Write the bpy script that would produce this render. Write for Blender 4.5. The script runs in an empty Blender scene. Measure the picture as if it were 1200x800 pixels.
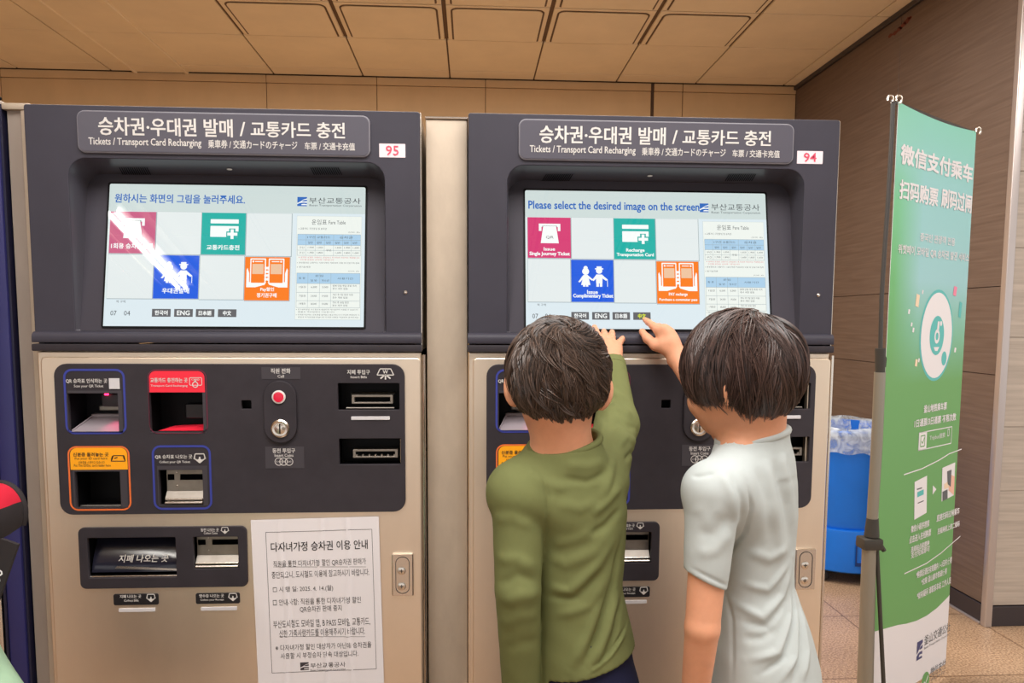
import bpy, bmesh, math, random
import numpy as np
from mathutils import Vector, Matrix

# ------------------------------------------------------------------ camera, light, exposure
SC = bpy.context.scene
COL = SC.collection
CAM_F, CAM_CY = 870.1, 451.5                 # focal length and principal row in pixels of the 1200x800 frame
YAW, PITCH, ROLL = 0.05498, 0.08735, 0.00472
CAM = np.array([0.0, -1.62, 1.38])
SHIFT = 0.9115                               # distance between the two ticket machines

def _axes():
    cy, sy, cp, sp = math.cos(YAW), math.sin(YAW), math.cos(PITCH), math.sin(PITCH)
    fwd = np.array([sy*cp, cy*cp, -sp]); right = np.array([cy, -sy, 0.0]); up = np.cross(right, fwd)
    c, s = math.cos(ROLL), math.sin(ROLL)
    return c*right + s*up, -s*right + c*up, fwd
RT, UP, FW = _axes()
cam = bpy.data.cameras.new('camera'); camo = bpy.data.objects.new('camera', cam); COL.objects.link(camo)
cam.sensor_fit = 'HORIZONTAL'; cam.sensor_width = 36.0; cam.lens = CAM_F/1200*36.0
cam.shift_y = (CAM_CY-400)/1200.0; cam.clip_start = 0.02
camo.matrix_world = Matrix(((RT[0], UP[0], -FW[0], CAM[0]), (RT[1], UP[1], -FW[1], CAM[1]), (RT[2], UP[2], -FW[2], CAM[2]), (0, 0, 0, 1)))
SC.camera = camo

SC.view_settings.view_transform = 'Standard'; SC.view_settings.look = 'None'
SC.view_settings.gamma = 1.0; SC.view_settings.use_curve_mapping = False
SC.view_settings.exposure = 0.0
SC.cycles.use_denoising = True
SC.cycles.max_bounces = 8

def lin(c):
    return tuple(((v/255.0)/12.92 if v/255.0 <= 0.04045 else ((v/255.0+0.055)/1.055)**2.4) for v in c)
def L4(c): return (*lin(c), 1.0)

W = bpy.data.worlds.new('concourse'); SC.world = W; W.use_nodes = True
W.node_tree.nodes['Background'].inputs['Color'].default_value = (1.0, 0.975, 0.95, 1)
W.node_tree.nodes['Background'].inputs['Strength'].default_value = 1.08

def area(name, loc, size, power, color, rot=(0, 0, 0)):
    l = bpy.data.lights.new(name, 'AREA'); l.shape = 'RECTANGLE'; l.size, l.size_y = size
    l.energy = power; l.color = color
    o = bpy.data.objects.new(name, l); o.location = loc; o.rotation_euler = rot; COL.objects.link(o)
    return o
area('ceiling_light_area', (0.1, -1.25, 3.0), (2.6, 1.3), 95, (1.0, 0.97, 0.94))
area('ceiling_light_area', (3.2, -0.4, 3.0), (1.2, 1.6), 45, (1.0, 0.97, 0.94))
area('ceiling_light_area', (-0.4, 1.5, 3.0), (3.6, 1.0), 135, (1.0, 0.95, 0.88))

# ------------------------------------------------------------------ pixels of the 1200x800 frame to points of the place
def ray(px, py):
    return RT*((px-600)/CAM_F) + UP*((CAM_CY-py)/CAM_F) + FW
def P(px, py, y=0.0):                        # the point of a pixel on the upright plane at depth y
    d = ray(px, py); return CAM + d*((y-CAM[1])/d[1])
def PZ(px, py, z):                           # the point of a pixel at height z
    d = ray(px, py); return CAM + d*((z-CAM[2])/d[2])
def rect(x0, y0, x1, y1, y=0.0):             # pixel box -> (x0, z0, x1, z1) on the plane at depth y
    xm, ym = (x0+x1)/2, (y0+y1)/2
    return (P(x0, ym, y)[0], P(xm, y1, y)[2], P(x1, ym, y)[0], P(xm, y0, y)[2])

# ------------------------------------------------------------------ materials
MATS = {}
def nodes(m): return m.node_tree.nodes, m.node_tree.links
def mat(name, col, rough=0.5, metal=0.0, emit=0.0, spec=0.5, coat=0.0, noise=None, bump=None, alpha=1.0, trans=0.0, rgb=True):
    """noise = (scale xyz, amount): colour variation; bump = (scale xyz, strength, distance)"""
    if name in MATS: return MATS[name]
    m = bpy.data.materials.new(name); m.use_nodes = True; MATS[name] = m
    n, l = nodes(m); b = n['Principled BSDF']
    c = L4(col) if rgb else (*col, 1)
    b.inputs['Base Color'].default_value = c; b.inputs['Roughness'].default_value = rough
    b.inputs['Metallic'].default_value = metal; b.inputs['Specular IOR Level'].default_value = spec
    b.inputs['Coat Weight'].default_value = coat; b.inputs['Coat Roughness'].default_value = 0.08
    b.inputs['Alpha'].default_value = alpha; b.inputs['Transmission Weight'].default_value = trans
    if emit:
        b.inputs['Base Color'].default_value = (0.01, 0.01, 0.01, 1)
        b.inputs['Emission Color'].default_value = c; b.inputs['Emission Strength'].default_value = emit
    if noise or bump:
        tc = n.new('ShaderNodeTexCoord')
    if noise:
        mp = n.new('ShaderNodeMapping'); mp.inputs['Scale'].default_value = noise[0]
        nz = n.new('ShaderNodeTexNoise'); nz.inputs['Scale'].default_value = 1.0; nz.inputs['Detail'].default_value = 5.0
        nz.inputs['Roughness'].default_value = 0.62
        rp = n.new('ShaderNodeMapRange'); a = noise[1]
        rp.inputs['From Min'].default_value = 0.3; rp.inputs['From Max'].default_value = 0.7
        rp.inputs['To Min'].default_value = 1-a; rp.inputs['To Max'].default_value = 1+a
        mx = n.new('ShaderNodeMix'); mx.data_type = 'RGBA'; mx.blend_type = 'MULTIPLY'; mx.inputs[0].default_value = 1.0
        mx.inputs[6].default_value = c
        l.new(tc.outputs['Object'], mp.inputs['Vector']); l.new(mp.outputs[0], nz.inputs['Vector'])
        l.new(nz.outputs['Fac'], rp.inputs['Value']); l.new(rp.outputs[0], mx.inputs[7]); l.new(mx.outputs[2], b.inputs['Base Color'])
    if bump:
        mp2 = n.new('ShaderNodeMapping'); mp2.inputs['Scale'].default_value = bump[0]
        nz2 = n.new('ShaderNodeTexNoise'); nz2.inputs['Scale'].default_value = 1.0; nz2.inputs['Detail'].default_value = 3.0
        bp = n.new('ShaderNodeBump'); bp.inputs['Strength'].default_value = bump[1]; bp.inputs['Distance'].default_value = bump[2]
        l.new(tc.outputs['Object'], mp2.inputs['Vector']); l.new(mp2.outputs[0], nz2.inputs['Vector'])
        l.new(nz2.outputs['Fac'], bp.inputs['Height']); l.new(bp.outputs[0], b.inputs['Normal'])
    return m

M_STEEL = mat('brushed_steel', (238, 222, 202), 0.42, 1.0, noise=((9, 9, 4), 0.035), bump=((420, 420, 6), 0.05, 0.001))
M_STEELB = mat('bright_steel', (222, 214, 204), 0.25, 1.0)
M_STEELD = mat('bracket_steel', (160, 153, 144), 0.5, 1.0, noise=((30, 30, 30), 0.12))
M_FILL = mat('beige_panel', (178, 163, 145), 0.5, 0.25, noise=((14, 14, 6), 0.10), bump=((60, 60, 40), 0.1, 0.002))
M_FILLG = mat('grey_beige_panel', (146, 134, 124), 0.5, 0.15, noise=((14, 14, 6), 0.08))
M_HOUS = mat('charcoal_housing', (58, 56, 66), 0.5, 0.0, spec=0.3, noise=((7, 7, 7), 0.08), bump=((500, 500, 500), 0.08, 0.001))
M_PANEL = mat('dark_panel', (52, 48, 53), 0.5, 0.0, spec=0.25, noise=((16, 16, 16), 0.14))
M_PLATE = mat('sign_plate_grey', (80, 78, 89), 0.38, 0.0, spec=0.5)
M_RIM = mat('sign_plate_rim', (120, 118, 126), 0.35)
M_BEZEL = mat('screen_bezel', (60, 57, 66), 0.55, spec=0.3)
M_RECESS = mat('recess_black', (26, 24, 30), 0.5, spec=0.2)
M_UNDER = mat('recess_underside', (110, 114, 118), 0.5)
M_BLACK = mat('black_plastic', (12, 12, 15), 0.5, spec=0.15)
M_LETTER = mat('white_lettering', (212, 209, 205), 0.6)
M_LABEL = mat('label_grey', (58, 54, 60), 0.45)
M_LABELB = mat('label_black', (26, 25, 29), 0.4)
M_BLUE = mat('blue_outline', (52, 62, 150), 0.5)
M_REDL = mat('red_label', (238, 38, 62), 0.5)
M_REDO = mat('dark_red_outline', (104, 34, 58), 0.5)
M_ORL = mat('orange_label', (250, 168, 8), 0.5)
M_ORO = mat('orange_outline', (226, 110, 50), 0.5)
M_INK = mat('dark_ink', (34, 32, 34), 0.7)
M_GREYP = mat('white_strip', (205, 203, 206), 0.5)
M_STICK = mat('number_sticker', (228, 214, 220), 0.6)
M_STNUM = mat('sticker_numeral', (208, 68, 96), 0.6)
M_BUTRED = mat('red_button', (240, 20, 60), 0.35, emit=0.9)
M_LAMP = mat('scanner_red_lamp', (255, 40, 90), 0.4, emit=6.0)
# what the screens give off (a lit display under glossy glass)
def scr(name, c, e=1.0): return mat('screen_'+name, c, 0.02, emit=e, spec=0.5)
S_BG = scr('background', (222, 234, 234)); S_TOP = scr('header', (206, 220, 218)); S_TILE = scr('tile', (228, 236, 236)); S_FOOT = scr('footer', (220, 234, 240))
S_PINK = scr('pink', (214, 58, 116)); S_PINKP = scr('pale_pink', (202, 96, 134)); S_TEAL = scr('teal', (8, 176, 166)); S_BLUE = scr('blue', (14, 92, 224)); S_ORANGE = scr('orange', (250, 124, 22))
S_WHITE = scr('white', (248, 252, 250)); S_TXTB = scr('blue_text', (36, 104, 188)); S_GREY = scr('grey', (96, 98, 102)); S_INK = scr('ink', (70, 76, 82)); S_LINE = scr('line', (190, 206, 208))
S_TBL = scr('table_blue', (172, 208, 234)); S_TBLW = scr('table_white', (238, 244, 238)); S_RED = scr('red_text', (214, 96, 100)); S_YEL = scr('yellow_text', (226, 240, 40)); S_SHADE = scr('shade', (150, 166, 172))
S_PALE = scr('pale_screen', (238, 196, 160))

# ------------------------------------------------------------------ object helpers
ORG = {}
def tag(o, label=None, cat=None, group=None, kind=None):
    if label: o['label'] = label
    if cat: o['category'] = cat
    if group: o['group'] = group
    if kind: o['kind'] = kind
    return o
def thing(name, label, cat, loc, group=None):
    o = bpy.data.objects.new(name, None); COL.objects.link(o); o.location = loc
    ORG[o.name] = np.array(loc, float)
    return tag(o, label, cat, group)
def smooth(me, deg=35):
    me.polygons.foreach_set('use_smooth', [True]*len(me.polygons))
    try: me.set_sharp_from_angle(angle=math.radians(deg))
    except Exception: pass
def obj(name, v, f, m, parent=None, org=None, sm=None, mi=None):
    """one mesh object from world-space vertices; a child stores them about its thing's base"""
    v = np.asarray(v, float).reshape(-1, 3)
    o0 = ORG[parent.name] if parent is not None else (np.array(org, float) if org is not None else np.zeros(3))
    me = bpy.data.meshes.new(name); me.from_pydata((v-o0).tolist(), [], [list(map(int, q)) for q in f]); me.update()
    for x in (m if isinstance(m, (list, tuple)) else [m]): me.materials.append(x)
    if mi is not None: me.polygons.foreach_set('material_index', mi)
    if sm: smooth(me, sm)
    o = bpy.data.objects.new(name, me); COL.objects.link(o)
    if parent is not None: o.parent = parent
    else: o.location = o0
    ORG[o.name] = o0
    return o

class MB:
    """collects shapes into one mesh with material slots"""
    def __init__(s): s.v = []; s.f = []; s.mi = []; s.ms = []
    def _m(s, m):
        if m not in s.ms: s.ms.append(m)
        return s.ms.index(m)
    def add(s, v, f, m):
        b = len(s.v); i = s._m(m); s.v += [tuple(map(float, q)) for q in v]
        for q in f: s.f.append([b+int(k) for k in q]); s.mi.append(i)
        return s
    def bm(s, bm, m):
        bm.verts.index_update(); s.add([tuple(v.co) for v in bm.verts], [[v.index for v in f.verts] for f in bm.faces], m); bm.free(); return s
    def box(s, x0, y0, z0, x1, y1, z1, m, bevel=0.0, seg=2):
        bm = bmesh.new(); bmesh.ops.create_cube(bm, size=1.0)
        for v in bm.verts: v.co = Vector(((x0+x1)/2+v.co.x*(x1-x0), (y0+y1)/2+v.co.y*(y1-y0), (z0+z1)/2+v.co.z*(z1-z0)))
        if bevel: bmesh.ops.bevel(bm, geom=bm.edges[:], offset=bevel, segments=seg, profile=0.6, affect='EDGES')
        return s.bm(bm, m)
    def tube(s, pts, r, m, n=12, caps=True):
        pts = [np.array(p, float) for p in pts]; rs = r if isinstance(r, (list, tuple)) else [r]*len(pts)
        v = []; f = []; prev = None
        for i, p in enumerate(pts):
            t = pts[min(i+1, len(pts)-1)]-pts[max(i-1, 0)]; t = t/np.linalg.norm(t)
            if prev is None:
                a = np.array([0, 0, 1.0]) if abs(t[2]) < 0.9 else np.array([1.0, 0, 0]); u = np.cross(a, t)
            else: u = prev-t*(prev@t)
            u = u/np.linalg.norm(u); w = np.cross(t, u); prev = u
            for k in range(n):
                a = 2*math.pi*k/n; v.append(p+rs[i]*(u*math.cos(a)+w*math.sin(a)))
        for i in range(len(pts)-1):
            for k in range(n): f.append([i*n+k, i*n+(k+1) % n, (i+1)*n+(k+1) % n, (i+1)*n+k])
        if caps: f += [list(range(n))[::-1], [(len(pts)-1)*n+k for k in range(n)]]
        return s.add(v, f, m)
    def lathe(s, c, prof, m, n=40, axis='z', close=False):
        v = []; f = []
        for r, h in prof:
            for k in range(n):
                a = 2*math.pi*k/n; q = (r*math.cos(a), r*math.sin(a), h)
                if axis == 'y': q = (q[0], q[2], q[1])
                elif axis == 'x': q = (q[2], q[0], q[1])
                v.append((c[0]+q[0], c[1]+q[1], c[2]+q[2]))
        for i in range(len(prof)-1):
            for k in range(n): f.append([i*n+k, i*n+(k+1) % n, (i+1)*n+(k+1) % n, (i+1)*n+k])
        f += [list(range(n))[::-1], [(len(prof)-1)*n+k for k in range(n)]]
        return s.add(v, f, m)
    def build(s, name, parent=None, org=None, sm=None):
        return obj(name, s.v, s.f, s.ms, parent, org, sm, s.mi)

def rrect(x0, z0, x1, z1, r, n=6, rs=None):
    rs = rs or (r, r, r, r)                  # bottom left, bottom right, top right, top left
    out = []
    for (cx, cz, a0, q) in ((x0, z0, 180, rs[0]), (x1, z0, 270, rs[1]), (x1, z1, 0, rs[2]), (x0, z1, 90, rs[3])):
        if q <= 0: out.append((cx, cz)); continue
        ox = cx+q if cx == x0 else cx-q; oz = cz+q if cz == z0 else cz-q
        for k in range(n+1):
            a = math.radians(a0+90*k/n); out.append((ox+q*math.cos(a), oz+q*math.sin(a)))
    return out
def flat_fill(outer, holes=(), thick=0.0, bevel=0.0):
    """2D polygon with holes -> (vertices, faces) in its own XY plane, extruded about Z"""
    c = bpy.data.curves.new('c', 'CURVE'); c.dimensions = '2D'; c.fill_mode = 'BOTH'; c.extrude = thick/2
    c.bevel_depth = bevel; c.bevel_resolution = 1
    if bevel: c.offset = -bevel
    for loop in [outer]+list(holes):
        sp = c.splines.new('POLY'); sp.points.add(len(loop)-1); sp.use_cyclic_u = True
        for p, q in zip(sp.points, loop): p.co = (q[0], q[1], 0, 1)
    o = bpy.data.objects.new('c', c); COL.objects.link(o)
    me = bpy.data.meshes.new_from_object(o.evaluated_get(bpy.context.evaluated_depsgraph_get()))
    v = [tuple(q.co) for q in me.vertices]; f = [list(q.vertices) for q in me.polygons]
    bpy.data.objects.remove(o); bpy.data.curves.remove(c); bpy.data.meshes.remove(me)
    return v, f
def plate(outer, holes, yf, thick, bevel=0.0):
    """upright plate: front at depth yf, going back by thick"""
    v, f = flat_fill(outer, holes, max(thick-2*bevel, 1e-5), bevel)
    return [(q[0], yf+thick/2-q[2], q[1]) for q in v], f

TXT = {}
def text(s, bold=0.0):
    k = (s, bold)
    if k in TXT: return TXT[k]
    c = bpy.data.curves.new('t', 'FONT'); c.body = s; c.size = 1.0; c.offset = bold; c.resolution_u = 2
    o = bpy.data.objects.new('t', c); COL.objects.link(o)
    me = bpy.data.meshes.new_from_object(o.evaluated_get(bpy.context.evaluated_depsgraph_get()))
    v = np.array([tuple(q.co)[:2] for q in me.vertices]); f = [list(q.vertices) for q in me.polygons]
    bpy.data.objects.remove(o); bpy.data.curves.remove(c); bpy.data.meshes.remove(me)
    lo, hi = v.min(0), v.max(0)
    TXT[k] = ((v-lo)/(hi-lo), f, (hi-lo)); return TXT[k]

class Layer:
    """thin printed or displayed marks on a plane: (u, v) on the plane, stacked by level"""
    def __init__(s, O, U=(1, 0, 0), V=(0, 0, 1), gap=0.0004):
        s.O = np.array(O, float); s.U = np.array(U, float); s.V = np.array(V, float); s.N = np.cross(s.U, s.V); s.gap = gap; s.mb = MB()
    def at(s, px, py):
        d = ray(px, py); t = ((s.O-CAM)@s.N)/(d@s.N); p = CAM+d*t-s.O; return (p@s.U, p@s.V)
    def box(s, x0, y0, x1, y1):
        xm, ym = (x0+x1)/2, (y0+y1)/2
        return (s.at(x0, ym)[0], s.at(xm, y1)[1], s.at(x1, ym)[0], s.at(xm, y0)[1])
    def w(s, uv, lv): return [s.O+s.U*a+s.V*b+s.N*(s.gap*lv) for a, b in uv]
    def poly(s, uv, m, lv=1): s.mb.add(s.w(uv, lv), [list(range(len(uv)))], m); return s
    def rc(s, b, m, lv=1, r=0.0):
        return s.poly(rrect(*b, r) if r else [(b[0], b[1]), (b[2], b[1]), (b[2], b[3]), (b[0], b[3])], m, lv)
    def frame(s, b, t, m, lv=1, r=0.0, holes=True):
        o = rrect(*b, r) if r else [(b[0], b[1]), (b[2], b[1]), (b[2], b[3]), (b[0], b[3])]
        b2 = (b[0]+t, b[1]+t, b[2]-t, b[3]-t); i = rrect(*b2, max(r-t, 1e-4)) if r else [(b2[0], b2[1]), (b2[2], b2[1]), (b2[2], b2[3]), (b2[0], b2[3])]
        return s.strip(o, i, m, lv)
    def strip(s, o, i, m, lv):
        n = len(o); s.mb.add(s.w(o, lv)+s.w(i, lv), [[k, (k+1) % n, n+(k+1) % n, n+k] for k in range(n)], m); return s
    def disc(s, c, r, m, lv=1, n=24, ry=None):
        ry = ry or r; return s.poly([(c[0]+r*math.cos(2*math.pi*k/n), c[1]+ry*math.sin(2*math.pi*k/n)) for k in range(n)], m, lv)
    def ring(s, c, r, t, m, lv=1, n=24):
        e = [(math.cos(2*math.pi*k/n), math.sin(2*math.pi*k/n)) for k in range(n)]
        return s.strip([(c[0]+r*a, c[1]+r*b) for a, b in e], [(c[0]+(r-t)*a, c[1]+(r-t)*b) for a, b in e], m, lv)
    def line(s, a, b, t, m, lv=1):
        a = np.array(a); b = np.array(b); d = b-a; d = d/np.linalg.norm(d); p = np.array([-d[1], d[0]])*t/2
        return s.poly([a-p, b-p, b+p, a+p], m, lv)
    def text(s, t, b, m, lv=2, bold=0.0, shear=0.0):
        """lettering filling the (u0, v0, u1, v1) box"""
        v, f, _ = text(t, min(bold, 0.008)); e = max(bold-0.008, 0)*(b[3]-b[1])*0.9
        for i, (du, dv) in enumerate(((0, 0),) if e <= 0 else ((-e, -e*.6), (e, -e*.6), (e, e*.6), (-e, e*.6))):
            uv = [(b[0]+(b[2]-b[0])*q[0]+shear*(b[3]-b[1])*(q[1]-0.5)+du, b[1]+(b[3]-b[1])*q[1]+dv) for q in v]
            s.mb.add(s.w(uv, lv+0.16*i), f, m)
        return s
    def ptext(s, t, px, m, lv=2, bold=0.0, shear=0.0): return s.text(t, s.box(*px), m, lv, bold, shear)
    def build(s, name, parent): return s.mb.build(name, parent)
# ------------------------------------------------------------------ the setting
def wood_mat(name, c1, c2):
    m = bpy.data.materials.new(name); m.use_nodes = True; n, l = nodes(m); b = n['Principled BSDF']
    tc = n.new('ShaderNodeTexCoord'); mp = n.new('ShaderNodeMapping'); mp.inputs['Scale'].default_value = (3, 3, 75)
    nz = n.new('ShaderNodeTexNoise'); nz.inputs['Scale'].default_value = 1; nz.inputs['Detail'].default_value = 6; nz.inputs['Distortion'].default_value = 0.4
    rp = n.new('ShaderNodeValToRGB'); rp.color_ramp.elements[0].position = 0.28; rp.color_ramp.elements[1].position = 0.72
    rp.color_ramp.elements[0].color = L4(c1); rp.color_ramp.elements[1].color = L4(c2)
    l.new(tc.outputs['Object'], mp.inputs['Vector']); l.new(mp.outputs[0], nz.inputs['Vector']); l.new(nz.outputs['Fac'], rp.inputs['Fac']); l.new(rp.outputs[0], b.inputs['Base Color'])
    bp = n.new('ShaderNodeBump'); bp.inputs['Strength'].default_value = 0.15; bp.inputs['Distance'].default_value = 0.003
    l.new(nz.outputs['Fac'], bp.inputs['Height']); l.new(bp.outputs[0], b.inputs['Normal'])
    b.inputs['Roughness'].default_value = 0.5
    return m
def granite_mat():
    m = bpy.data.materials.new('granite_tiles'); m.use_nodes = True; n, l = nodes(m); b = n['Principled BSDF']
    tc = n.new('ShaderNodeTexCoord')
    nz = n.new('ShaderNodeTexNoise'); nz.inputs['Scale'].default_value = 130; nz.inputs['Detail'].default_value = 3
    rp = n.new('ShaderNodeValToRGB'); e = rp.color_ramp.elements
    e[0].position = 0.36; e[0].color = L4((160, 126, 98)); e[1].position = 0.62; e[1].color = L4((226, 192, 158))
    n2 = n.new('ShaderNodeTexNoise'); n2.inputs['Scale'].default_value = 2.2
    mx = n.new('ShaderNodeMix'); mx.data_type = 'RGBA'; mx.blend_type = 'MULTIPLY'; mx.inputs[0].default_value = 0.5
    br = n.new('ShaderNodeTexBrick'); br.offset = 0.0; br.inputs['Scale'].default_value = 1.0
    br.inputs['Color1'].default_value = (1, 1, 1, 1); br.inputs['Color2'].default_value = (0.93, 0.93, 0.93, 1); br.inputs['Mortar'].default_value = (0.45, 0.4, 0.36, 1)
    br.inputs['Brick Width'].default_value = 0.6; br.inputs['Row Height'].default_value = 0.6; br.inputs['Mortar Size'].default_value = 0.004
    m2 = n.new('ShaderNodeMix'); m2.data_type = 'RGBA'; m2.blend_type = 'MULTIPLY'; m2.inputs[0].default_value = 1.0
    mpb = n.new('ShaderNodeMapping'); mpb.inputs['Location'].default_value = (0.05, 0.12, 0)
    l.new(tc.outputs['Object'], nz.inputs['Vector']); l.new(nz.outputs['Fac'], rp.inputs['Fac']); l.new(tc.outputs['Object'], n2.inputs['Vector'])
    l.new(rp.outputs[0], mx.inputs[6]); l.new(n2.outputs['Fac'], mx.inputs[7]); l.new(tc.outputs['Object'], mpb.inputs['Vector']); l.new(mpb.outputs[0], br.inputs['Vector'])
    l.new(mx.outputs[2], m2.inputs[6]); l.new(br.outputs['Color'], m2.inputs[7]); l.new(m2.outputs[2], b.inputs['Base Color'])
    b.inputs['Roughness'].default_value = 0.3
    return m
M_FLOOR = granite_mat()
M_WOOD = wood_mat('dark_wood_laminate', (96, 79, 69), (116, 98, 87))
M_WOODL = wood_mat('pale_wood_laminate', (168, 157, 146), (192, 181, 169))
M_BASE = mat('black_baseboard', (52, 46, 50), 0.4)
M_TRIM = mat('corner_trim_metal', (196, 188, 186), 0.35, 0.7)
M_CEIL = mat('ceiling_panel', (240, 222, 190), 0.7, noise=((3, 3, 3), 0.05))
M_CEILJ = mat('ceiling_joint', (108, 84, 62), 0.8)
M_BACK = mat('tan_wall_panel', (206, 172, 128), 0.6, noise=((4, 4, 2), 0.06))
M_BACKJ = mat('wall_joint_dark', (84, 62, 46), 0.8)
M_STAIN = mat('red_stain', (112, 56, 44), 0.8)
ZC = 3.07; XR = 2.34; YC = PZ(1163, 733, 0)[1]; YB = 3.78

def struct(o): o['kind'] = 'structure'; return o
mb = MB(); mb.box(-7, -8, -0.1, 7, YB+0.1, 0, M_FLOOR); struct(mb.build('floor'))

def ceiling():
    mb = MB(); mb.box(-7, -8, ZC+0.012, 7, YB+0.1, ZC+0.1, M_CEILJ)
    xs = [-6.1, -5.5, -4.9, -4.3, -3.7, -3.08, -2.46, -2.30, -1.955, -1.364, -0.753, -0.149, 0.44, 1.028, 1.6, 2.24, 2.84, 3.44, 4.04, 4.64, 5.24]
    ys = [3.77, 3.62, 3.06, 2.555, 2.05, 1.5, 0.95, 0.4, -0.15, -0.7, -1.25, -1.8, -2.35, -2.9, -3.45, -4.0, -4.6, -5.2]
    for i in range(len(xs)-1):
        for j in range(len(ys)-1):
            x0, x1, y1, y0 = xs[i], xs[i+1], ys[j], ys[j+1]
            strip = i in (7,)
            gy = 0.002 if (strip or i < 7) else 0.004
            g = 0.010
            if j >= 2 and 9 <= i < 14:       # framed access panels
                gg = 0.012
                mb.box(x0+gg, y0+gg*0.6, ZC, x1-gg, y1-0.003, ZC+0.012, M_CEIL, 0.002, 1)
                o = rrect(x0+0.035, y0+0.03, x1-0.035, y1-0.012, 0.045, 5, rs=(0.045, 0.045, 0.01, 0.01)); t = 0.011
                q = rrect(x0+0.035+t, y0+0.03+t, x1-0.035-t, y1-0.012-t*0.2, 0.035, 5, rs=(0.036, 0.036, 0.006, 0.006)); n = len(o)
                mb.add([(a, b, ZC-0.0006) for a, b in o]+[(a, b, ZC-0.0006) for a, b in q], [[k, (k+1) % n, n+(k+1) % n, n+k] for k in range(n)], M_CEILJ)
                o2 = rrect(x0+0.035+t, y0+0.03+t, x1-0.035-t, y1-0.014, 0.036, 5, rs=(0.036, 0.036, 0.006, 0.006))
                mb.add([(a, b, ZC-0.004) for a, b in o2], [list(range(len(o2)))], M_CEIL)
            else:
                mb.box(x0+g/2, y0+gy, ZC-(0.006 if strip else 0), x1-g/2, y1-gy, ZC+0.012, M_CEIL, 0.002, 1)
    # pale T-bars along the narrow strip on the left
    for x in (-2.30, -1.955):
        mb.box(x-0.012, -5, ZC-0.012, x+0.012, YB, ZC+0.01, M_CEIL, 0.003, 1)
    return struct(mb.build('ceiling'))
ceiling()

def wall_back():
    mb = MB(); mb.box(-7, YB+0.01, 0, XR, YB+0.1, ZC+0.05, M_BACKJ)
    xs = [-7, -4.6, -3.2, -1.42, -0.66, 0.1, P(763, 115, YB)[0], P(800, 115, YB)[0], XR]
    for i in range(len(xs)-1):
        g = 0.022 if i == 6 else 0.002
        mb.box(xs[i]+(g if i == 6 else 0.002), YB, 0, xs[i+1]-0.002, YB+0.012, P(500, 101, YB)[2]-0.003, M_BACK, 0.002, 1)
        mb.box(xs[i]+(g if i == 6 else 0.002), YB-0.004, P(500, 101, YB)[2], xs[i+1]-0.002, YB+0.012, ZC-0.004, M_BACK, 0.002, 1)
    return struct(mb.build('wall_back'))
wall_back()
mb = MB(); mb.box(-7.1, -8, 0, -6.9, YB+0.1, ZC+0.05, M_BACK)
struct(mb.build('wall_left'))

def wall_right():
    mb = MB(); zb = P(1163, 709, YC)[2]
    zj = [zb, P(1150, 432, 2.0)[2], P(1150, 345, 2.0)[2]+0.02, ZC]
    ys = [YC, PZ(1110, 20, ZC)[1] if False else 2.46, YB]
    mb.box(XR+0.01, YC+0.01, 0, XR+3.5, YB+0.1, ZC+0.05, M_BACKJ)
    for j in range(2):
        for a, b in zip(zj[:-1], zj[1:]):
            mb.box(XR, ys[j]+0.0015, a+0.0015, XR+0.012, ys[j+1]-0.0015, b-0.0015, M_WOOD, 0.001, 1)
    zz = [zb, P(1180, 575, YC)[2], P(1180, 500, YC)[2], P(1180, 395, YC)[2], P(1180, 290, YC)[2], P(1180, 200, YC)[2], 2.2, 2.6, ZC]
    for a, b in zip(zz[:-1], zz[1:]):
        mb.box(XR, YC-0.002, a+0.001, XR+3.5, YC+0.012, b-0.001, M_WOODL, 0.001, 1)
    o = struct(mb.build('wall_right'))
    m2 = MB(); m2.box(XR-0.004, YC-0.006, 0, XR+0.02, YB, zb-0.004, M_BASE, 0.002, 1); m2.box(XR-0.004, YC-0.008, 0, XR+3.5, YC+0.01, zb-0.004, M_BASE, 0.002, 1)
    m2.box(XR-0.012, YC+0.02, 0, XR, YB, 0.012, M_TRIM, 0.002, 1)
    struct(m2.build('baseboard_right'))
    m3 = MB(); m3.box(XR-0.012, YC-0.02, 0, XR+0.022, YC+0.014, ZC, M_TRIM, 0.005, 3)
    struct(m3.build('trim_corner' if False else 'trim_1', sm=40))
    m5 = MB(); m5.box(XR-0.02, YC-0.02, ZC-0.03, XR+0.001, YB, ZC-0.001, M_BASE, 0.003, 1)
    struct(m5.build('trim_2'))
    # reddish scuff marks high on the wood
    rnd = random.Random(3); m4 = MB()
    for (px, py, s) in ((1063, 24, 4), (1058, 30, 3.6), (1053, 35, 3.2), (1048, 39, 3), (1043, 42, 2.6), (1066, 21, 2)):
        d = ray(px, py); t = (XR-0.001-CAM[0])/d[0]; c = CAM+d*t; n = 11
        m4.add([(XR-0.0008, c[1]+0.006*s*(0.6+rnd.random()*0.7)*math.cos(2*math.pi*k/n)*1.5, c[2]+0.0035*s*(0.6+rnd.random()*0.7)*math.sin(2*math.pi*k/n)) for k in range(n)], [list(range(n))], M_STAIN)
    s = m4.build('wall_stain'); tag(s, 'reddish scuff mark high on the dark brown wall', 'stain')
wall_right()

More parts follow.
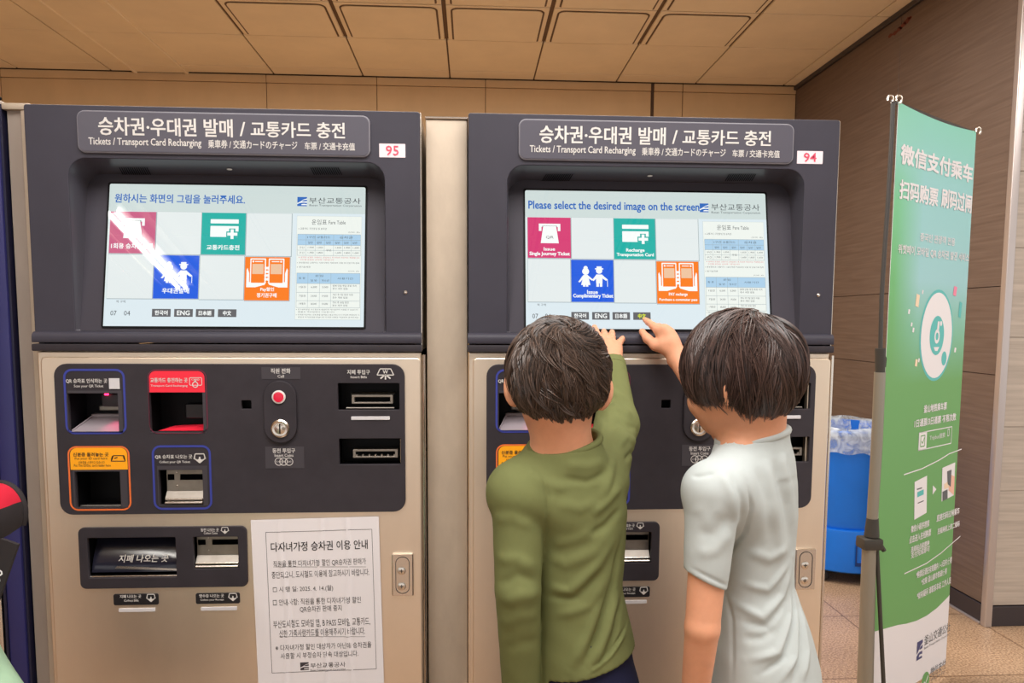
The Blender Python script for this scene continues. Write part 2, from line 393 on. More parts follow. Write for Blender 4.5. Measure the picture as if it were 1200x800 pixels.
# two-tube ceiling fixtures behind the camera; the nearest one is mirrored in the left machine's screen
M_TUBE = mat('fluorescent_tube', (255, 250, 242), 0.4, emit=60.0)
M_FIX = mat('fixture_white', (170, 168, 162), 0.5)
def ceiling_fixture(x, y, ln, label):
    t = thing('ceiling_light', label, 'ceiling light', (x, y, ZC-0.03))
    mb = MB(); mb.box(x-0.085, y-ln/2-0.04, ZC-0.03, x+0.085, y+ln/2+0.04, ZC-0.001, M_FIX, 0.006, 2); mb.build('housing', t)
    for sx in (-0.028, 0.028):
        m2 = MB(); m2.tube([(x+sx, y-ln/2, ZC-0.05), (x+sx, y+ln/2, ZC-0.05)], 0.0125, M_TUBE, 12); m2.build('tube', t)
        for s in (-1, 1): m3 = MB(); m3.box(x+sx-0.02, y+s*(ln/2+0.012)-0.015, ZC-0.075, x+sx+0.02, y+s*(ln/2+0.012)+0.015, ZC-0.02, M_FIX, 0.004, 1); m3.build('tube_holder', t)
# ------------------------------------------------------------------ ticket machines
TILT = math.radians(10.5)
HX0, HX1, HZ0, HZ1 = -0.918, -0.1085, 1.3108, 1.8178
ZB = P(270, 388.5)[2]; BY0 = 0.006
SV = (0, math.sin(TILT), math.cos(TILT)); SO = (0, BY0, ZB)
DEPTH = 0.66

def recess(mb, b, y0, depth, m, inset=0.004, floor_m=None):
    """open-fronted box liner behind a window b = (x0, z0, x1, z1)"""
    x0, z0, x1, z1 = b; i = inset
    F = [(x0-i, y0, z0-i), (x1+i, y0, z0-i), (x1+i, y0, z1+i), (x0-i, y0, z1+i)]; B = [(x, y0+depth, z) for x, _, z in F]
    mb.add(F+B, [[0, 1, 5, 4]], floor_m or m); mb.add(F+B, [[1, 2, 6, 5], [2, 3, 7, 6], [3, 0, 4, 7], [4, 5, 6, 7]], m)

def ticket_machine(lang, label):
    dx = 0.0 if lang == 'ko' else SHIFT
    cx = (HX0+HX1)/2
    root = thing('ticket_machine', label, 'ticket machine', (cx, DEPTH/2, 0))
    pp, qq = rect(63.5, 426, 477, 600), rect(95, 616, 291, 687)
    pp = (-0.8784, pp[1], -0.1442, 1.2848)
    # steel cabinet: shell, front sheet with two cut-outs, door with a rolled edge
    c = MB(); x0, x1 = HX0+0.001, HX1-0.001
    c.box(x0, 0.018, 0.0, x0+0.012, DEPTH, HZ0, M_STEEL); c.box(x1-0.012, 0.018, 0.0, x1, DEPTH, HZ0, M_STEEL)
    c.box(x0, DEPTH-0.012, 0.0, x1, DEPTH, HZ0, M_STEEL); c.box(x0, 0.018, HZ0-0.012, x1, DEPTH, HZ0, M_STEEL)
    c.box(x0+0.012, 0.03, 0.0, x1-0.012, DEPTH-0.012, 0.02, M_BLACK)
    v, f = plate(rrect(x0, 0.10, x1, HZ0-0.001, 0.004), [rrect(pp[0]+.012, pp[1]+.012, pp[2]-.012, pp[3]-.012, 0.02), rrect(qq[0]+.008, qq[1]+.008, qq[2]-.008, qq[3]-.008, 0.01)], 0.004, 0.016, 0.002)
    c.add(v, f, M_STEEL)
    c.box(x0+0.02, 0.05, 0.0, x1-0.02, 0.07, 0.10, M_BLACK)
    c.build('cabinet', root, sm=30)
    d = MB(); dx0, dx1 = P(52, 500)[0], P(494, 500)[0]
    v, f = plate(rrect(dx0, 0.12, dx1, HZ0-0.012, 0.01), [rrect(pp[0]+.006, pp[1]+.006, pp[2]-.006, pp[3]-.006, 0.022), rrect(qq[0]+.004, qq[1]+.004, qq[2]-.004, qq[3]-.004, 0.01)], -0.004, 0.009, 0.003)
    d.add(v, f, M_STEEL); door = d.build('front_door', root, sm=30)
    for xe in (P(497, 500)[0],):
        e = MB(); e.tube([(xe, 0.002, 0.12), (xe, 0.002, HZ0-0.006)], 0.0032, M_STEELB, 8); e.build('edge_bead', root, sm=40)

    # upper dark housing: shell, front with the rounded screen opening
    ox0, ox1 = (P(79, 230)[0]+P(91, 385)[0])/2, (P(449, 230)[0]+P(454, 385)[0])/2
    ozt = P(270, 188)[2]
    opening = rrect(ox0, ZB, ox1, ozt, 0.034, 8, rs=(0.004, 0.004, 0.036, 0.036))
    h = MB()
    v, f = plate(rrect(HX0, HZ0+0.035, HX1, HZ1, 0.006), [opening], 0.0, 0.016, 0.002); h.add(v, f, M_HOUS)
    h.box(HX0+0.001, 0.012, HZ0+0.002, HX0+0.012, DEPTH, HZ1-0.002, M_HOUS); h.box(HX1-0.012, 0.012, HZ0+0.002, HX1-0.001, DEPTH, HZ1-0.002, M_HOUS)
    h.box(HX0+0.001, 0.012, HZ1-0.012, HX1-0.001, DEPTH, HZ1-0.001, M_HOUS); h.box(HX0+0.001, DEPTH-0.012, HZ0+0.002, HX1-0.001, DEPTH-0.001, HZ1-0.002, M_HOUS)
    h.build('upper_housing', root, sm=30)
    g = MB(); g.box(HX1-0.0005, 0.003, HZ0+0.004, HX1+0.0022, DEPTH-0.02, HZ1-0.001, M_STEELB, 0.0008, 1); g.build('side_edge_strip', root)
    # rounded ledge and base lip under the screen
    lg = MB(); zt, zm = P(270, 389)[2], P(270, 401.5)[2]
    prof = [(0.010, zt), (-0.001, zt), (-0.006, zt-0.002), (-0.0095, zt-0.006), (-0.011, zt-0.011), (-0.0112, zm+0.003), (-0.010, zm), (0.010, zm)]
    n = len(prof); v = [(HX0-0.001, a, b) for a, b in prof]+[(HX1+0.001, a, b) for a, b in prof]
    lg.add(v, [[k, (k+1) % n, n+(k+1) % n, n+k] for k in range(n)]+[list(range(n))[::-1], list(range(n, 2*n))], M_HOUS); lg.build('screen_ledge', root, sm=50)
    lb = MB(); lb.box(HX0-0.002, -0.012, HZ0+0.0005, HX1+0.002, 0.012, zm-0.003, M_PANEL, 0.003, 2); lb.build('base_lip', root, sm=40)

    # recess walls and tilted bezel
    kz = (P(270, 206, 0.07)[2]-ZB)/(ozt-ZB); tt = math.tan(TILT)
    back = [(ox0+(x-ox0)*0+(x-ox0)*0.985+0.007*0.8 if True else x, ZB+(z-ZB)*kz) for x, z in opening]
    F = [(x, 0.001, z) for x, z in opening]; B = [(x, BY0+tt*(z-ZB), z) for x, z in back]; n = len(F)
    r = MB(); r.add(F+B, [[k, n+k, n+(k+1) % n, (k+1) % n] for k in range(n)], mat('recess_plastic', (70, 68, 76), 0.28, spec=0.5)); r.build('screen_recess', root, sm=40)
    bz = MB(); bz.add(B, [list(range(n))], M_BEZEL); bez = bz.build('screen_bezel', root)
    # speaker slots and status lamp on the sloping underside of the recess
    und = lambda px, py: (lambda d: CAM+np.array([dx, 0, 0])*0+d*(((np.array([0, 0.001, ozt])-CAM)@UN)/(d@UN)))(ray(px, py))
    ue = np.array([0, BY0+tt*(B[n//2][2]-ZB)-0.001, ZB+(ozt-ZB)*kz-ozt]); UN = np.cross(np.array([1.0, 0, 0]), ue); UN /= np.linalg.norm(UN)
    if UN[2] > 0: UN = -UN
    for (a, b) in ((142, 174), (366, 398)):
        sp = MB(); sp.box(*(und(a-3, 204)-np.array([0, 0, .0006])), *(und(b+3, 196)+np.array([0, 0, .0006])), M_BEZEL) if False else None
        for k in range(14):
            p = und(a+(b-a)*k/13.0-2, 196); q = und(a+(b-a)*k/13.0+2.5, 204.5); w = np.array([0.0011, 0, 0]); o = UN*0.0005
            sp.add([p-w+o, p+w+o, q+w+o, q-w+o], [[0, 1, 2, 3]], M_BLACK)
        sp.build('speaker_grille', root)
    lm = MB(); p = und(269, 198)+UN*0.0008; lm.add([p+np.array([0.006*math.cos(2*math.pi*k/14), 0, 0])+ue/np.linalg.norm(ue)*0.004*math.sin(2*math.pi*k/14) for k in range(14)], [list(range(14))], M_LETTER); lm.build('status_lamp', root)

    screen(lang, root, dx)
    ks = MB(); kp = P(475, 342.5); ks.lathe((kp[0], -0.001, kp[2]), [(0.0001, 0.0), (0.0042, 0.0), (0.0032, -0.001), (0.0016, -0.0025)], M_STEELB, 14, 'y'); ks.build('housing_screw', root)

    # sign plate
    sx = rect(88, 129.5, 431.5, 182.5); sx = (-0.811, 1.7208, -0.2122, 1.8066)
    s = MB(); v, f = plate(rrect(*sx, 0.016), [], -0.005, 0.006, 0.002); s.add(v, f, M_RIM)
    v, f = plate(rrect(sx[0]+.003, sx[1]+.003, sx[2]-.003, sx[3]-.003, 0.013), [], -0.0062, 0.002, 0.0004); s.add(v, f, M_PLATE)
    sgn = s.build('sign_plate', root, sm=30)
    l = Layer((0, -0.0066, 0))
    l.ptext('승차권·우대권 발매', (115.5, 138.5, 272.5, 159.5), M_LETTER, 1, 0.022); l.ptext('/', (281, 143, 287.5, 159.5), M_LETTER, 1, 0.015); l.ptext('교통카드 충전', (294, 143, 404, 161.5), M_LETTER, 1, 0.022)
    l.ptext('Tickets / Transport Card Recharging', (104, 162, 236, 173), M_LETTER, 1, 0.012)
    l.ptext('乗車券 / 交通カードのチャージ', (244, 164.5, 348.5, 174.5), M_LETTER, 1, 0.012); l.ptext('车票 / 交通卡充值', (357, 167, 416, 176), M_LETTER, 1, 0.012)
    l.build('lettering', sgn)
    # number sticker
    k = MB(); b = rect(444.5, 168.5, 475, 184.5) if lang == 'ko' else tuple(q-(dx if i in (0, 2) else 0) for i, q in enumerate(rect(934, 177, 964, 192)))
    v, f = plate(rrect(*b, 0.001), [], -0.0008, 0.001); k.add(v, f, M_STICK); st = k.build('number_sticker', root)
    l = Layer((0, -0.0012, 0)); hm, wm = (b[3]-b[1])*0.14, (b[2]-b[0])*0.25
    l.text('95' if lang == 'ko' else '94', (b[0]+wm, b[1]+hm, b[2]-wm, b[3]-hm), M_STNUM, 1, 0.008); l.build('lettering', st)

    controls(root, pp)
    dispenser(root, qq)
    return root

def logo_mark(l, b, m, lv, m2=None):
    """the blue square mark with two swept white strokes"""
    x0, z0, x1, z1 = b; w, h = x1-x0, z1-z0
    q = lambda *a: [(x0+w*i, z0+h*j) for i, j in a]
    l.poly(q((0, 1), (1, 1), (1, 0.84), (0.62, 0.72), (0.30, 0.50), (0.05, 0.36), (0, 0.36)), m, lv)
    l.poly(q((0.42, 0.54), (0.64, 0.66), (1, 0.72), (1, 0.54), (0.7, 0.52)), m, lv)
    l.poly(q((0, 0), (0, 0.22), (0.3, 0.36), (0.62, 0.40), (1, 0.38), (1, 0.22), (0.7, 0.26), (0.45, 0.22), (0.4, 0.12), (1, 0.12), (1, 0)), m, lv)

def screen(lang, root, dx):
    O = (dx, SO[1], SO[2])                     # pixel positions are read on this machine, then moved back by dx
    l = Layer(O, (1, 0, 0), SV, 0.0005)
    if lang == 'ko':
        TLx, TRx, Y0, Y1 = 125.5, 428, 217.5, 383
        cor = [l.at(124, 382.5), l.at(428, 383), l.at(427, 219.5), l.at(127, 216)]
    else:
        cor = [l.at(616.5, 386.5), l.at(899.5, 385), l.at(899, 226.5), l.at(615, 224)]
    u0 = (cor[0][0]+cor[3][0])/2; u1 = (cor[1][0]+cor[2][0])/2; v0 = (cor[0][1]+cor[1][1])/2; v1 = (cor[2][1]+cor[3][1])/2
    back = MB(); q = lambda uv, lv: [np.array(O)+np.array(l.U)*a+np.array(SV)*b+l.N*lv for a, b in uv]
    rr = rrect(u0-.004, v0-.004, u1+.004, v1+.004, 0.005); n = len(rr)
    back.add(q(rr, 0.0)+q(rr, 0.0022), [[k, (k+1) % n, n+(k+1) % n, n+k] for k in range(n)]+[list(range(n, 2*n))], M_BLACK)
    back.v = [(a-dx, b, c) for a, b, c in back.v]
    tsc = back.build('touch_screen', root)
    l.O = l.O+l.N*0.0024
    def bx(fx0, fy0, fx1, fy1):                # fractions of the lit area, y from the top
        return (u0+(u1-u0)*fx0, v1-(v1-v0)*fy1, u0+(u1-u0)*fx1, v1-(v1-v0)*fy0)
    l.rc(bx(0, 0, 1, 1), S_TOP, 0, 0.004)
    # fractions measured on the left screen: x from 125.5 to 428, y from 217.5 to 383
    X = lambda p: (p-125.7)/302.0
    Y = lambda p: (p-217.7)/165.3
    B = lambda a, b, c, d: bx(X(a), Y(b), X(c), Y(d))
    l.rc(B(125.7, 250, 342, 352), S_BG, 1); l.rc(B(125.7, 352, 342, 383), S_FOOT, 1); l.rc(B(342, 250, 427.7, 383), S_FOOT, 1)
    cells = [(128.5, 250.5, 182, 299.5), (182.5, 250, 235, 300), (235, 250.5, 287, 300), (287.5, 250.5, 341, 301), (128.5, 300.5, 181, 351.5), (181.5, 301, 234, 351.5), (234.5, 301, 286.5, 352), (287, 302, 340, 353)]
    for c in cells:
        b = B(*c); e = 0.0012
        l.rc((b[0]-e*.4, b[1]-e, b[2]+e*.2, b[3]), S_SHADE, 2)
        l.rc((b[0], b[1], b[2]-e*.8, b[3]-e*.4), S_TILE, 3)
    ko = lang == 'ko'
    # header
    if ko: l.text('원하시는 화면의 그림을 눌러주세요.', B(132.5, 229.5, 284.5, 240), S_TXTB, 2, 0.02)
    else: l.text('Please select the desired image on the screen', bx((619.5-615.7)/284, (237.5-225)/161, (820-615.7)/284, (250-225)/161), S_TXTB, 2, 0.022)
    lo = B(346.5, 230.5, 358, 241.5) if ko else bx((820.5-615.7)/284, (238-225)/161, (831-615.7)/284, (248.5-225)/161)
    l.rc(lo, S_WHITE, 1); logo_mark(l, lo, S_TXTB, 2)
    if ko: l.text('부산교통공사', B(360.5, 231, 422, 238), S_INK, 2, 0.0); l.text('Busan Transportation Corporation', B(361, 239, 423, 242), S_INK, 2, 0.0)
    else: l.text('부산교통공사', bx(.77, .082, .973, .13), S_INK, 2, 0.0); l.text('Busan Transportation Corporation', bx(.77, .138, .975, .158), S_INK, 2, 0.0)
    e = 0.0012
    def colour(c, m):
        b = B(*c); l.rc((b[0], b[1]+e*.2, b[2]-e*.8, b[3]-e*.4), m, 4); return (b[0], b[1], b[2]-e*.8, b[3])
    # pink: ticket coming out of a slot
    b = colour(cells[0], S_PINK if not ko else S_PINKP); w, h = b[2]-b[0], b[3]-b[1]
    f = lambda *a: [(b[0]+w*i, b[1]+h*j) for i, j in a]
    l.poly(f((.26, .84), (.76, .84), (.76, .66), (.70, .66), (.70, .76), (.32, .76), (.32, .66), (.26, .66)), S_WHITE, 5)
    l.poly(f((.36, .78), (.66, .78), (.72, .36), (.30, .36)), S_WHITE, 6); l.poly(f((.34, .79), (.68, .79), (.68, .755), (.34, .755)), S_GREY, 5)
    l.text('QR', (b[0]+w*.42, b[1]+h*.46, b[0]+w*.6, b[1]+h*.54), S_GREY, 7)
    if ko: l.text('1회용 승차권발매', (b[0]+w*.05, b[1]+h*.11, b[0]+w*.95, b[1]+h*.24), S_WHITE, 5, 0.03)
    else: l.text('Issue', (b[0]+w*.37, b[1]+h*.18, b[0]+w*.63, b[1]+h*.26), S_WHITE, 5, 0.04); l.text('Single Journey Ticket', (b[0]+w*.04, b[1]+h*.04, b[0]+w*.97, b[1]+h*.15), S_WHITE, 5, 0.04)
    # teal: card with a plus
    b = colour(cells[2], S_TEAL); w, h = b[2]-b[0], b[3]-b[1]; f = lambda *a: [(b[0]+w*i, b[1]+h*j) for i, j in a]
    l.rc((*f((.20, .74))[0], *f((.84, .84))[0]), S_WHITE, 5, 0.0012)
    l.rc((*f((.20, .42))[0], *f((.84, .68))[0]), S_WHITE, 5, 0.0012)
    for (a, c, d, g, m, lv) in ((.63, .35, .77, .62, S_TEAL, 6), (.565, .42, .845, .55, S_TEAL, 6), (.665, .37, .735, .60, S_WHITE, 7), (.59, .45, .82, .52, S_WHITE, 7)):
        l.rc((*f((a, c))[0], *f((d, g))[0]), m, lv)
    if ko: l.text('교통카드충전', (b[0]+w*.13, b[1]+h*.11, b[0]+w*.87, b[1]+h*.23), S_WHITE, 5, 0.03)
    else: l.text('Recharge', (b[0]+w*.29, b[1]+h*.16, b[0]+w*.73, b[1]+h*.26), S_WHITE, 5, 0.04); l.text('Transportation Card', (b[0]+w*.06, b[1]+h*.05, b[0]+w*.95, b[1]+h*.15), S_WHITE, 5, 0.04)
    # blue: two elderly figures hand in hand
    b = colour(cells[5], S_BLUE); w, h = b[2]-b[0], b[3]-b[1]; f = lambda *a: [(b[0]+w*i, b[1]+h*j) for i, j in a]
    c = f((.34, .72))[0]; l.disc(c, w*.082, S_WHITE, 5); l.disc(f((.34, .80))[0], w*.05, S_WHITE, 6)
    l.poly(f((.29, .64), (.39, .64), (.45, .40), (.23, .40)), S_WHITE, 5)
    l.poly(f((.28, .63), (.31, .58), (.20, .46), (.16, .47)), S_WHITE, 6); l.poly(f((.39, .63), (.37, .58), (.49, .50), (.51, .53)), S_WHITE, 6)
    for a in (.30, .37): l.rc((*f((a-.028, .36))[0], *f((a+.028, .41))[0]), S_WHITE, 5)
    c = f((.66, .74))[0]; l.disc(c, w*.075, S_WHITE, 5); l.rc((*f((.56, .77))[0], *f((.76, .795))[0]), S_WHITE, 6); l.rc((*f((.60, .78))[0], *f((.72, .84))[0]), S_WHITE, 6)
    l.rc((*f((.585, .44))[0], *f((.735, .65))[0]), S_WHITE, 5, 0.001)
    l.poly(f((.59, .64), (.62, .58), (.52, .49), (.49, .52)), S_WHITE, 6); l.poly(f((.72, .65), (.70, .58), (.82, .50), (.86, .53)), S_WHITE, 6)
    for a in (.62, .70): l.rc((*f((a-.03, .36))[0], *f((a+.03, .45))[0]), S_WHITE, 5)
    l.rc((*f((.845, .36))[0], *f((.86, .53))[0]), S_WHITE, 6)
    if ko: l.text('우대권발매', (b[0]+w*.2, b[1]+h*.12, b[0]+w*.8, b[1]+h*.24), S_WHITE, 5, 0.03)
    else: l.text('Issue', (b[0]+w*.37, b[1]+h*.19, b[0]+w*.62, b[1]+h*.28), S_WHITE, 5, 0.04); l.text('Complimentary Ticket', (b[0]+w*.04, b[1]+h*.08, b[0]+w*.98, b[1]+h*.19), S_WHITE, 5, 0.04)
    # orange: two hands holding telephones
    b = colour(cells[7], S_ORANGE); w, h = b[2]-b[0], b[3]-b[1]
    for fl in (0, 1):
        g = (lambda i: 1-i) if fl else (lambda i: i)
        f = lambda *a: [(b[0]+w*g(i), b[1]+h*j) for i, j in (a[::-1] if fl else a)]
        R4 = lambda a, c, d, e_: (min(b[0]+w*g(a), b[0]+w*g(d)), b[1]+h*c, max(b[0]+w*g(a), b[0]+w*g(d)), b[1]+h*e_)
        l.poly(f((.04, .30), (.24, .30), (.45, .36), (.48, .42), (.10, .42), (.10, .62), (.06, .74), (.04, .70)), S_WHITE, 5)
        l.rc(R4(.12, .38, .47, .96), S_WHITE, 6, 0.0015); l.rc(R4(.145, .40, .445, .93), S_ORANGE, 7, 0.001)
        l.rc(R4(.17, .60, .42, .83), S_PALE, 8); l.disc(f((.19, .885))[0], w*.022, S_WHITE, 8); l.rc(R4(.23, .875, .40, .895), S_WHITE, 8)
        for k in range(4): l.disc(f((.475, .48+.085*k))[0], w*.032, S_WHITE, 9, 12, h*.034)
    if ko: l.text('Pay할인', (b[0]+w*.36, b[1]+h*.20, b[0]+w*.66, b[1]+h*.30), S_WHITE, 5, 0.03); l.text('정기권구매', (b[0]+w*.28, b[1]+h*.07, b[0]+w*.72, b[1]+h*.17), S_WHITE, 5, 0.03)
    else: l.text('PAY recharge', (b[0]+w*.28, b[1]+h*.17, b[0]+w*.72, b[1]+h*.26), S_WHITE, 5, 0.03); l.text('Purchase a commuter pass', (b[0]+w*.05, b[1]+h*.05, b[0]+w*.95, b[1]+h*.13), S_WHITE, 5, 0.03)
    # footer
    l.text('역 구역', B(139.5, 353.5, 150, 356.5), S_INK, 2); l.text('07', B(133.5, 365.5, 140.5, 371), S_INK, 2); l.text('04', B(149, 365.5, 156, 371), S_INK, 2)
    for (a, t) in ((181, '한국어'), (206.5, 'ENG'), (231.5, '日本語'), (257, '中文')):
        bb = B(a, 363.2, a+21.5, 372.2); l.rc(bb, S_GREY, 2); ww, hh = bb[2]-bb[0], bb[3]-bb[1]
        sel = (t == '中文' and not ko); k = .28 if t == '中文' else .16
        l.text(t, (bb[0]+ww*k, bb[1]+hh*.2, bb[2]-ww*k, bb[3]-hh*.2), S_YEL if sel else S_WHITE, 3, 0.03)
    # fare table
    T = B(346.5, 253, 424, 375); l.rc(T, S_LINE, 2); l.rc((T[0]+.0006, T[1]+.0006, T[2]-.0006, T[3]-.0006), S_TBLW, 3)
    tw, th = T[2]-T[0], T[3]-T[1]; F = lambda a, b_, c, d: (T[0]+tw*a, T[3]-th*d, T[0]+tw*c, T[3]-th*b_)
    l.text('운임표', F(.23, .035, .46, .085), S_INK, 4, 0.0); l.text('Fare Table', F(.49, .045, .75, .08), S_INK, 4)
    def grid(y0, y1, yh, cols, rows, sub):
        l.rc(F(.02, y0, .985, yh), S_TBL, 4)
        for r_ in rows: l.rc(F(.02, r_-.0015, .985, r_+.0015), S_SHADE, 5)
        for c_ in cols: l.rc(F(c_-.002, y0, c_+.002, y1), S_SHADE, 5)
    grid(.18, .385, .285, (.02, .15, .29, .43, .57, .71, .84, .985), (.18, .235, .285, .335, .385), 0)
    grid(.555, .885, .655, (.02, .19, .37, .54, .985), (.555, .655, .74, .82, .885), 0)
    rnd = random.Random(5)
    l.text('▪ 교통카드 구간운임 및 승차권', F(.03, .115, .46, .135), S_INK, 4); l.text('(단위: 원)', F(.79, .15, .97, .165), S_INK, 4)
    for a in (.20, .335, .475, .615, .75, .88): l.text('일반', F(a-.02, .25, a+.055, .272), S_INK, 6)
    for (a, c, t) in ((.17, .52, '1구간 교통카드'), (.66, .86, '승차권')): l.text(t, F(a, .197, c, .22), S_INK, 6)
    for yy in (.30, .35):
        l.text('구간', F(.045, yy, .13, yy+.02), S_INK, 6)
        for a in (.18, .32, .60, .735, .87): l.text(rnd.choice(['1,600', '1,800', '1,050', '1,700', '1,900']), F(a, yy, a+.09, yy+.018), S_INK, 6)
    l.text('무료', F(.46, .325, .54, .345), S_INK, 6)
    l.text('※ 승차권 운임은 교통카드 운임보다 추가되며 어린이는 적용됩니다', F(.04, .395, .97, .41), S_RED, 4); l.text('구간별 운임은 승차역 기준입니다', F(.06, .418, .58, .433), S_RED, 4); l.text('▪ 환승할인은 교통카드 사용시에만 적용되며 내릴 때 단말기에 접촉', F(.02, .447, .97, .462), S_INK, 4)
    l.text('▪ 정기승차권', F(.02, .487, .22, .505), S_INK, 4); l.text('(단위: 원)', F(.80, .527, .97, .54), S_INK, 4)
    l.text('종 류', F(.05, .595, .15, .615), S_INK, 6); l.text('운임', F(.30, .57, .42, .59), S_INK, 6); l.text('일 반', F(.23, .615, .33, .635), S_INK, 6); l.text('청소년', F(.40, .615, .51, .635), S_INK, 6); l.text('사용기간', F(.64, .595, .88, .615), S_INK, 6)
    for k, yy in enumerate((.69, .775, .85)):
        l.text(('1일권', '7일권', '1개월권')[k], F(.06, yy-.012, .16, yy+.008), S_INK, 6); l.text(('6,000', '24,000', '68,000')[k], F(.24, yy-.01, .33, yy+.01), S_INK, 6); l.text(('5,000', '19,000', '54,000')[k], F(.41, yy-.01, .50, yy+.01), S_INK, 6)
        l.text(('발매 당일 영업 종료 까지', '개시 후 7일 동안 사용', '개시 후 30일 동안')[k], F(.57, yy-.025, (.93, .88, .82)[k], yy-.005), S_INK, 6); l.text('횟수 제한 없음', F(.57, yy+.004, .80, yy+.022), S_INK, 6)
    for k, yy in enumerate((.895, .918, .945, .968)): l.text(('▪ 정기승차권은 카드형으로 발급되며 개시일부터 사용할 수 있습니다', '환불은 역무실에서 가능합니다', '▪ 우대권 대상자는 신분증을 올려놓고 발급 받으시기 바라며 부정승차 시', '운임과 부가운임을 받습니다 자세한 내용은 직원에게 문의하세요')[k], F(.02 if k % 2 == 0 else .05, yy, (.96, .60, .98, .97)[k], yy+.014), S_INK, 4)
    l.mb.v = [(a-dx, b_, c_) for a, b_, c_ in l.mb.v]
    l.build('screen_image', tsc)

def icon_bill(l, b, m, lv=2):                  # banknote over spread rays
    x0, z0, x1, z1 = b; w, h = x1-x0, z1-z0; q = lambda i, j: (x0+w*i, z0+h*j); t = h*.09
    p = [q(.18, 1), q(.82, 1), q(1, .42), (q(0, .42))]
    for a, c in zip(p, p[1:]+p[:1]): l.line(a, c, t, m, lv)
    l.text('W', (*q(.34, .55), *q(.66, .9)), m, lv, .02)
    for a, c in (((.5, .5), (.5, .0)), ((.45, .42), (.2, .08)), ((.55, .42), (.8, .08))): l.line(q(*a), q(*c), t*1.5, m, lv)
def icon_hand(l, b, m, m2, lv=2):              # tray with a hand under it
    x0, z0, x1, z1 = b; w, h = x1-x0, z1-z0; q = lambda i, j: (x0+w*i, z0+h*j); t = h*.1
    p = [q(.15, 1), q(.85, 1), q(.95, .55), q(.5, .08), q(.05, .55)]
    for a, c in zip(p, p[1:]+p[:1]): l.line(a, c, t, m, lv)
    l.poly([q(.12, .5), q(.35, .42), q(.5, .6), q(.65, .42), q(.88, .5), q(.5, .05)][::-1], m, lv+1); l.disc(q(.5, .62), w*.07, m, lv)
    l.line(q(0, .5), q(.14, .62), t*.8, m, lv); l.line(q(1, .5), q(.86, .62), t*.8, m, lv)

def window_frame(l, px, t, m): l.frame(l.box(*px), t, m, 1, 0.018)

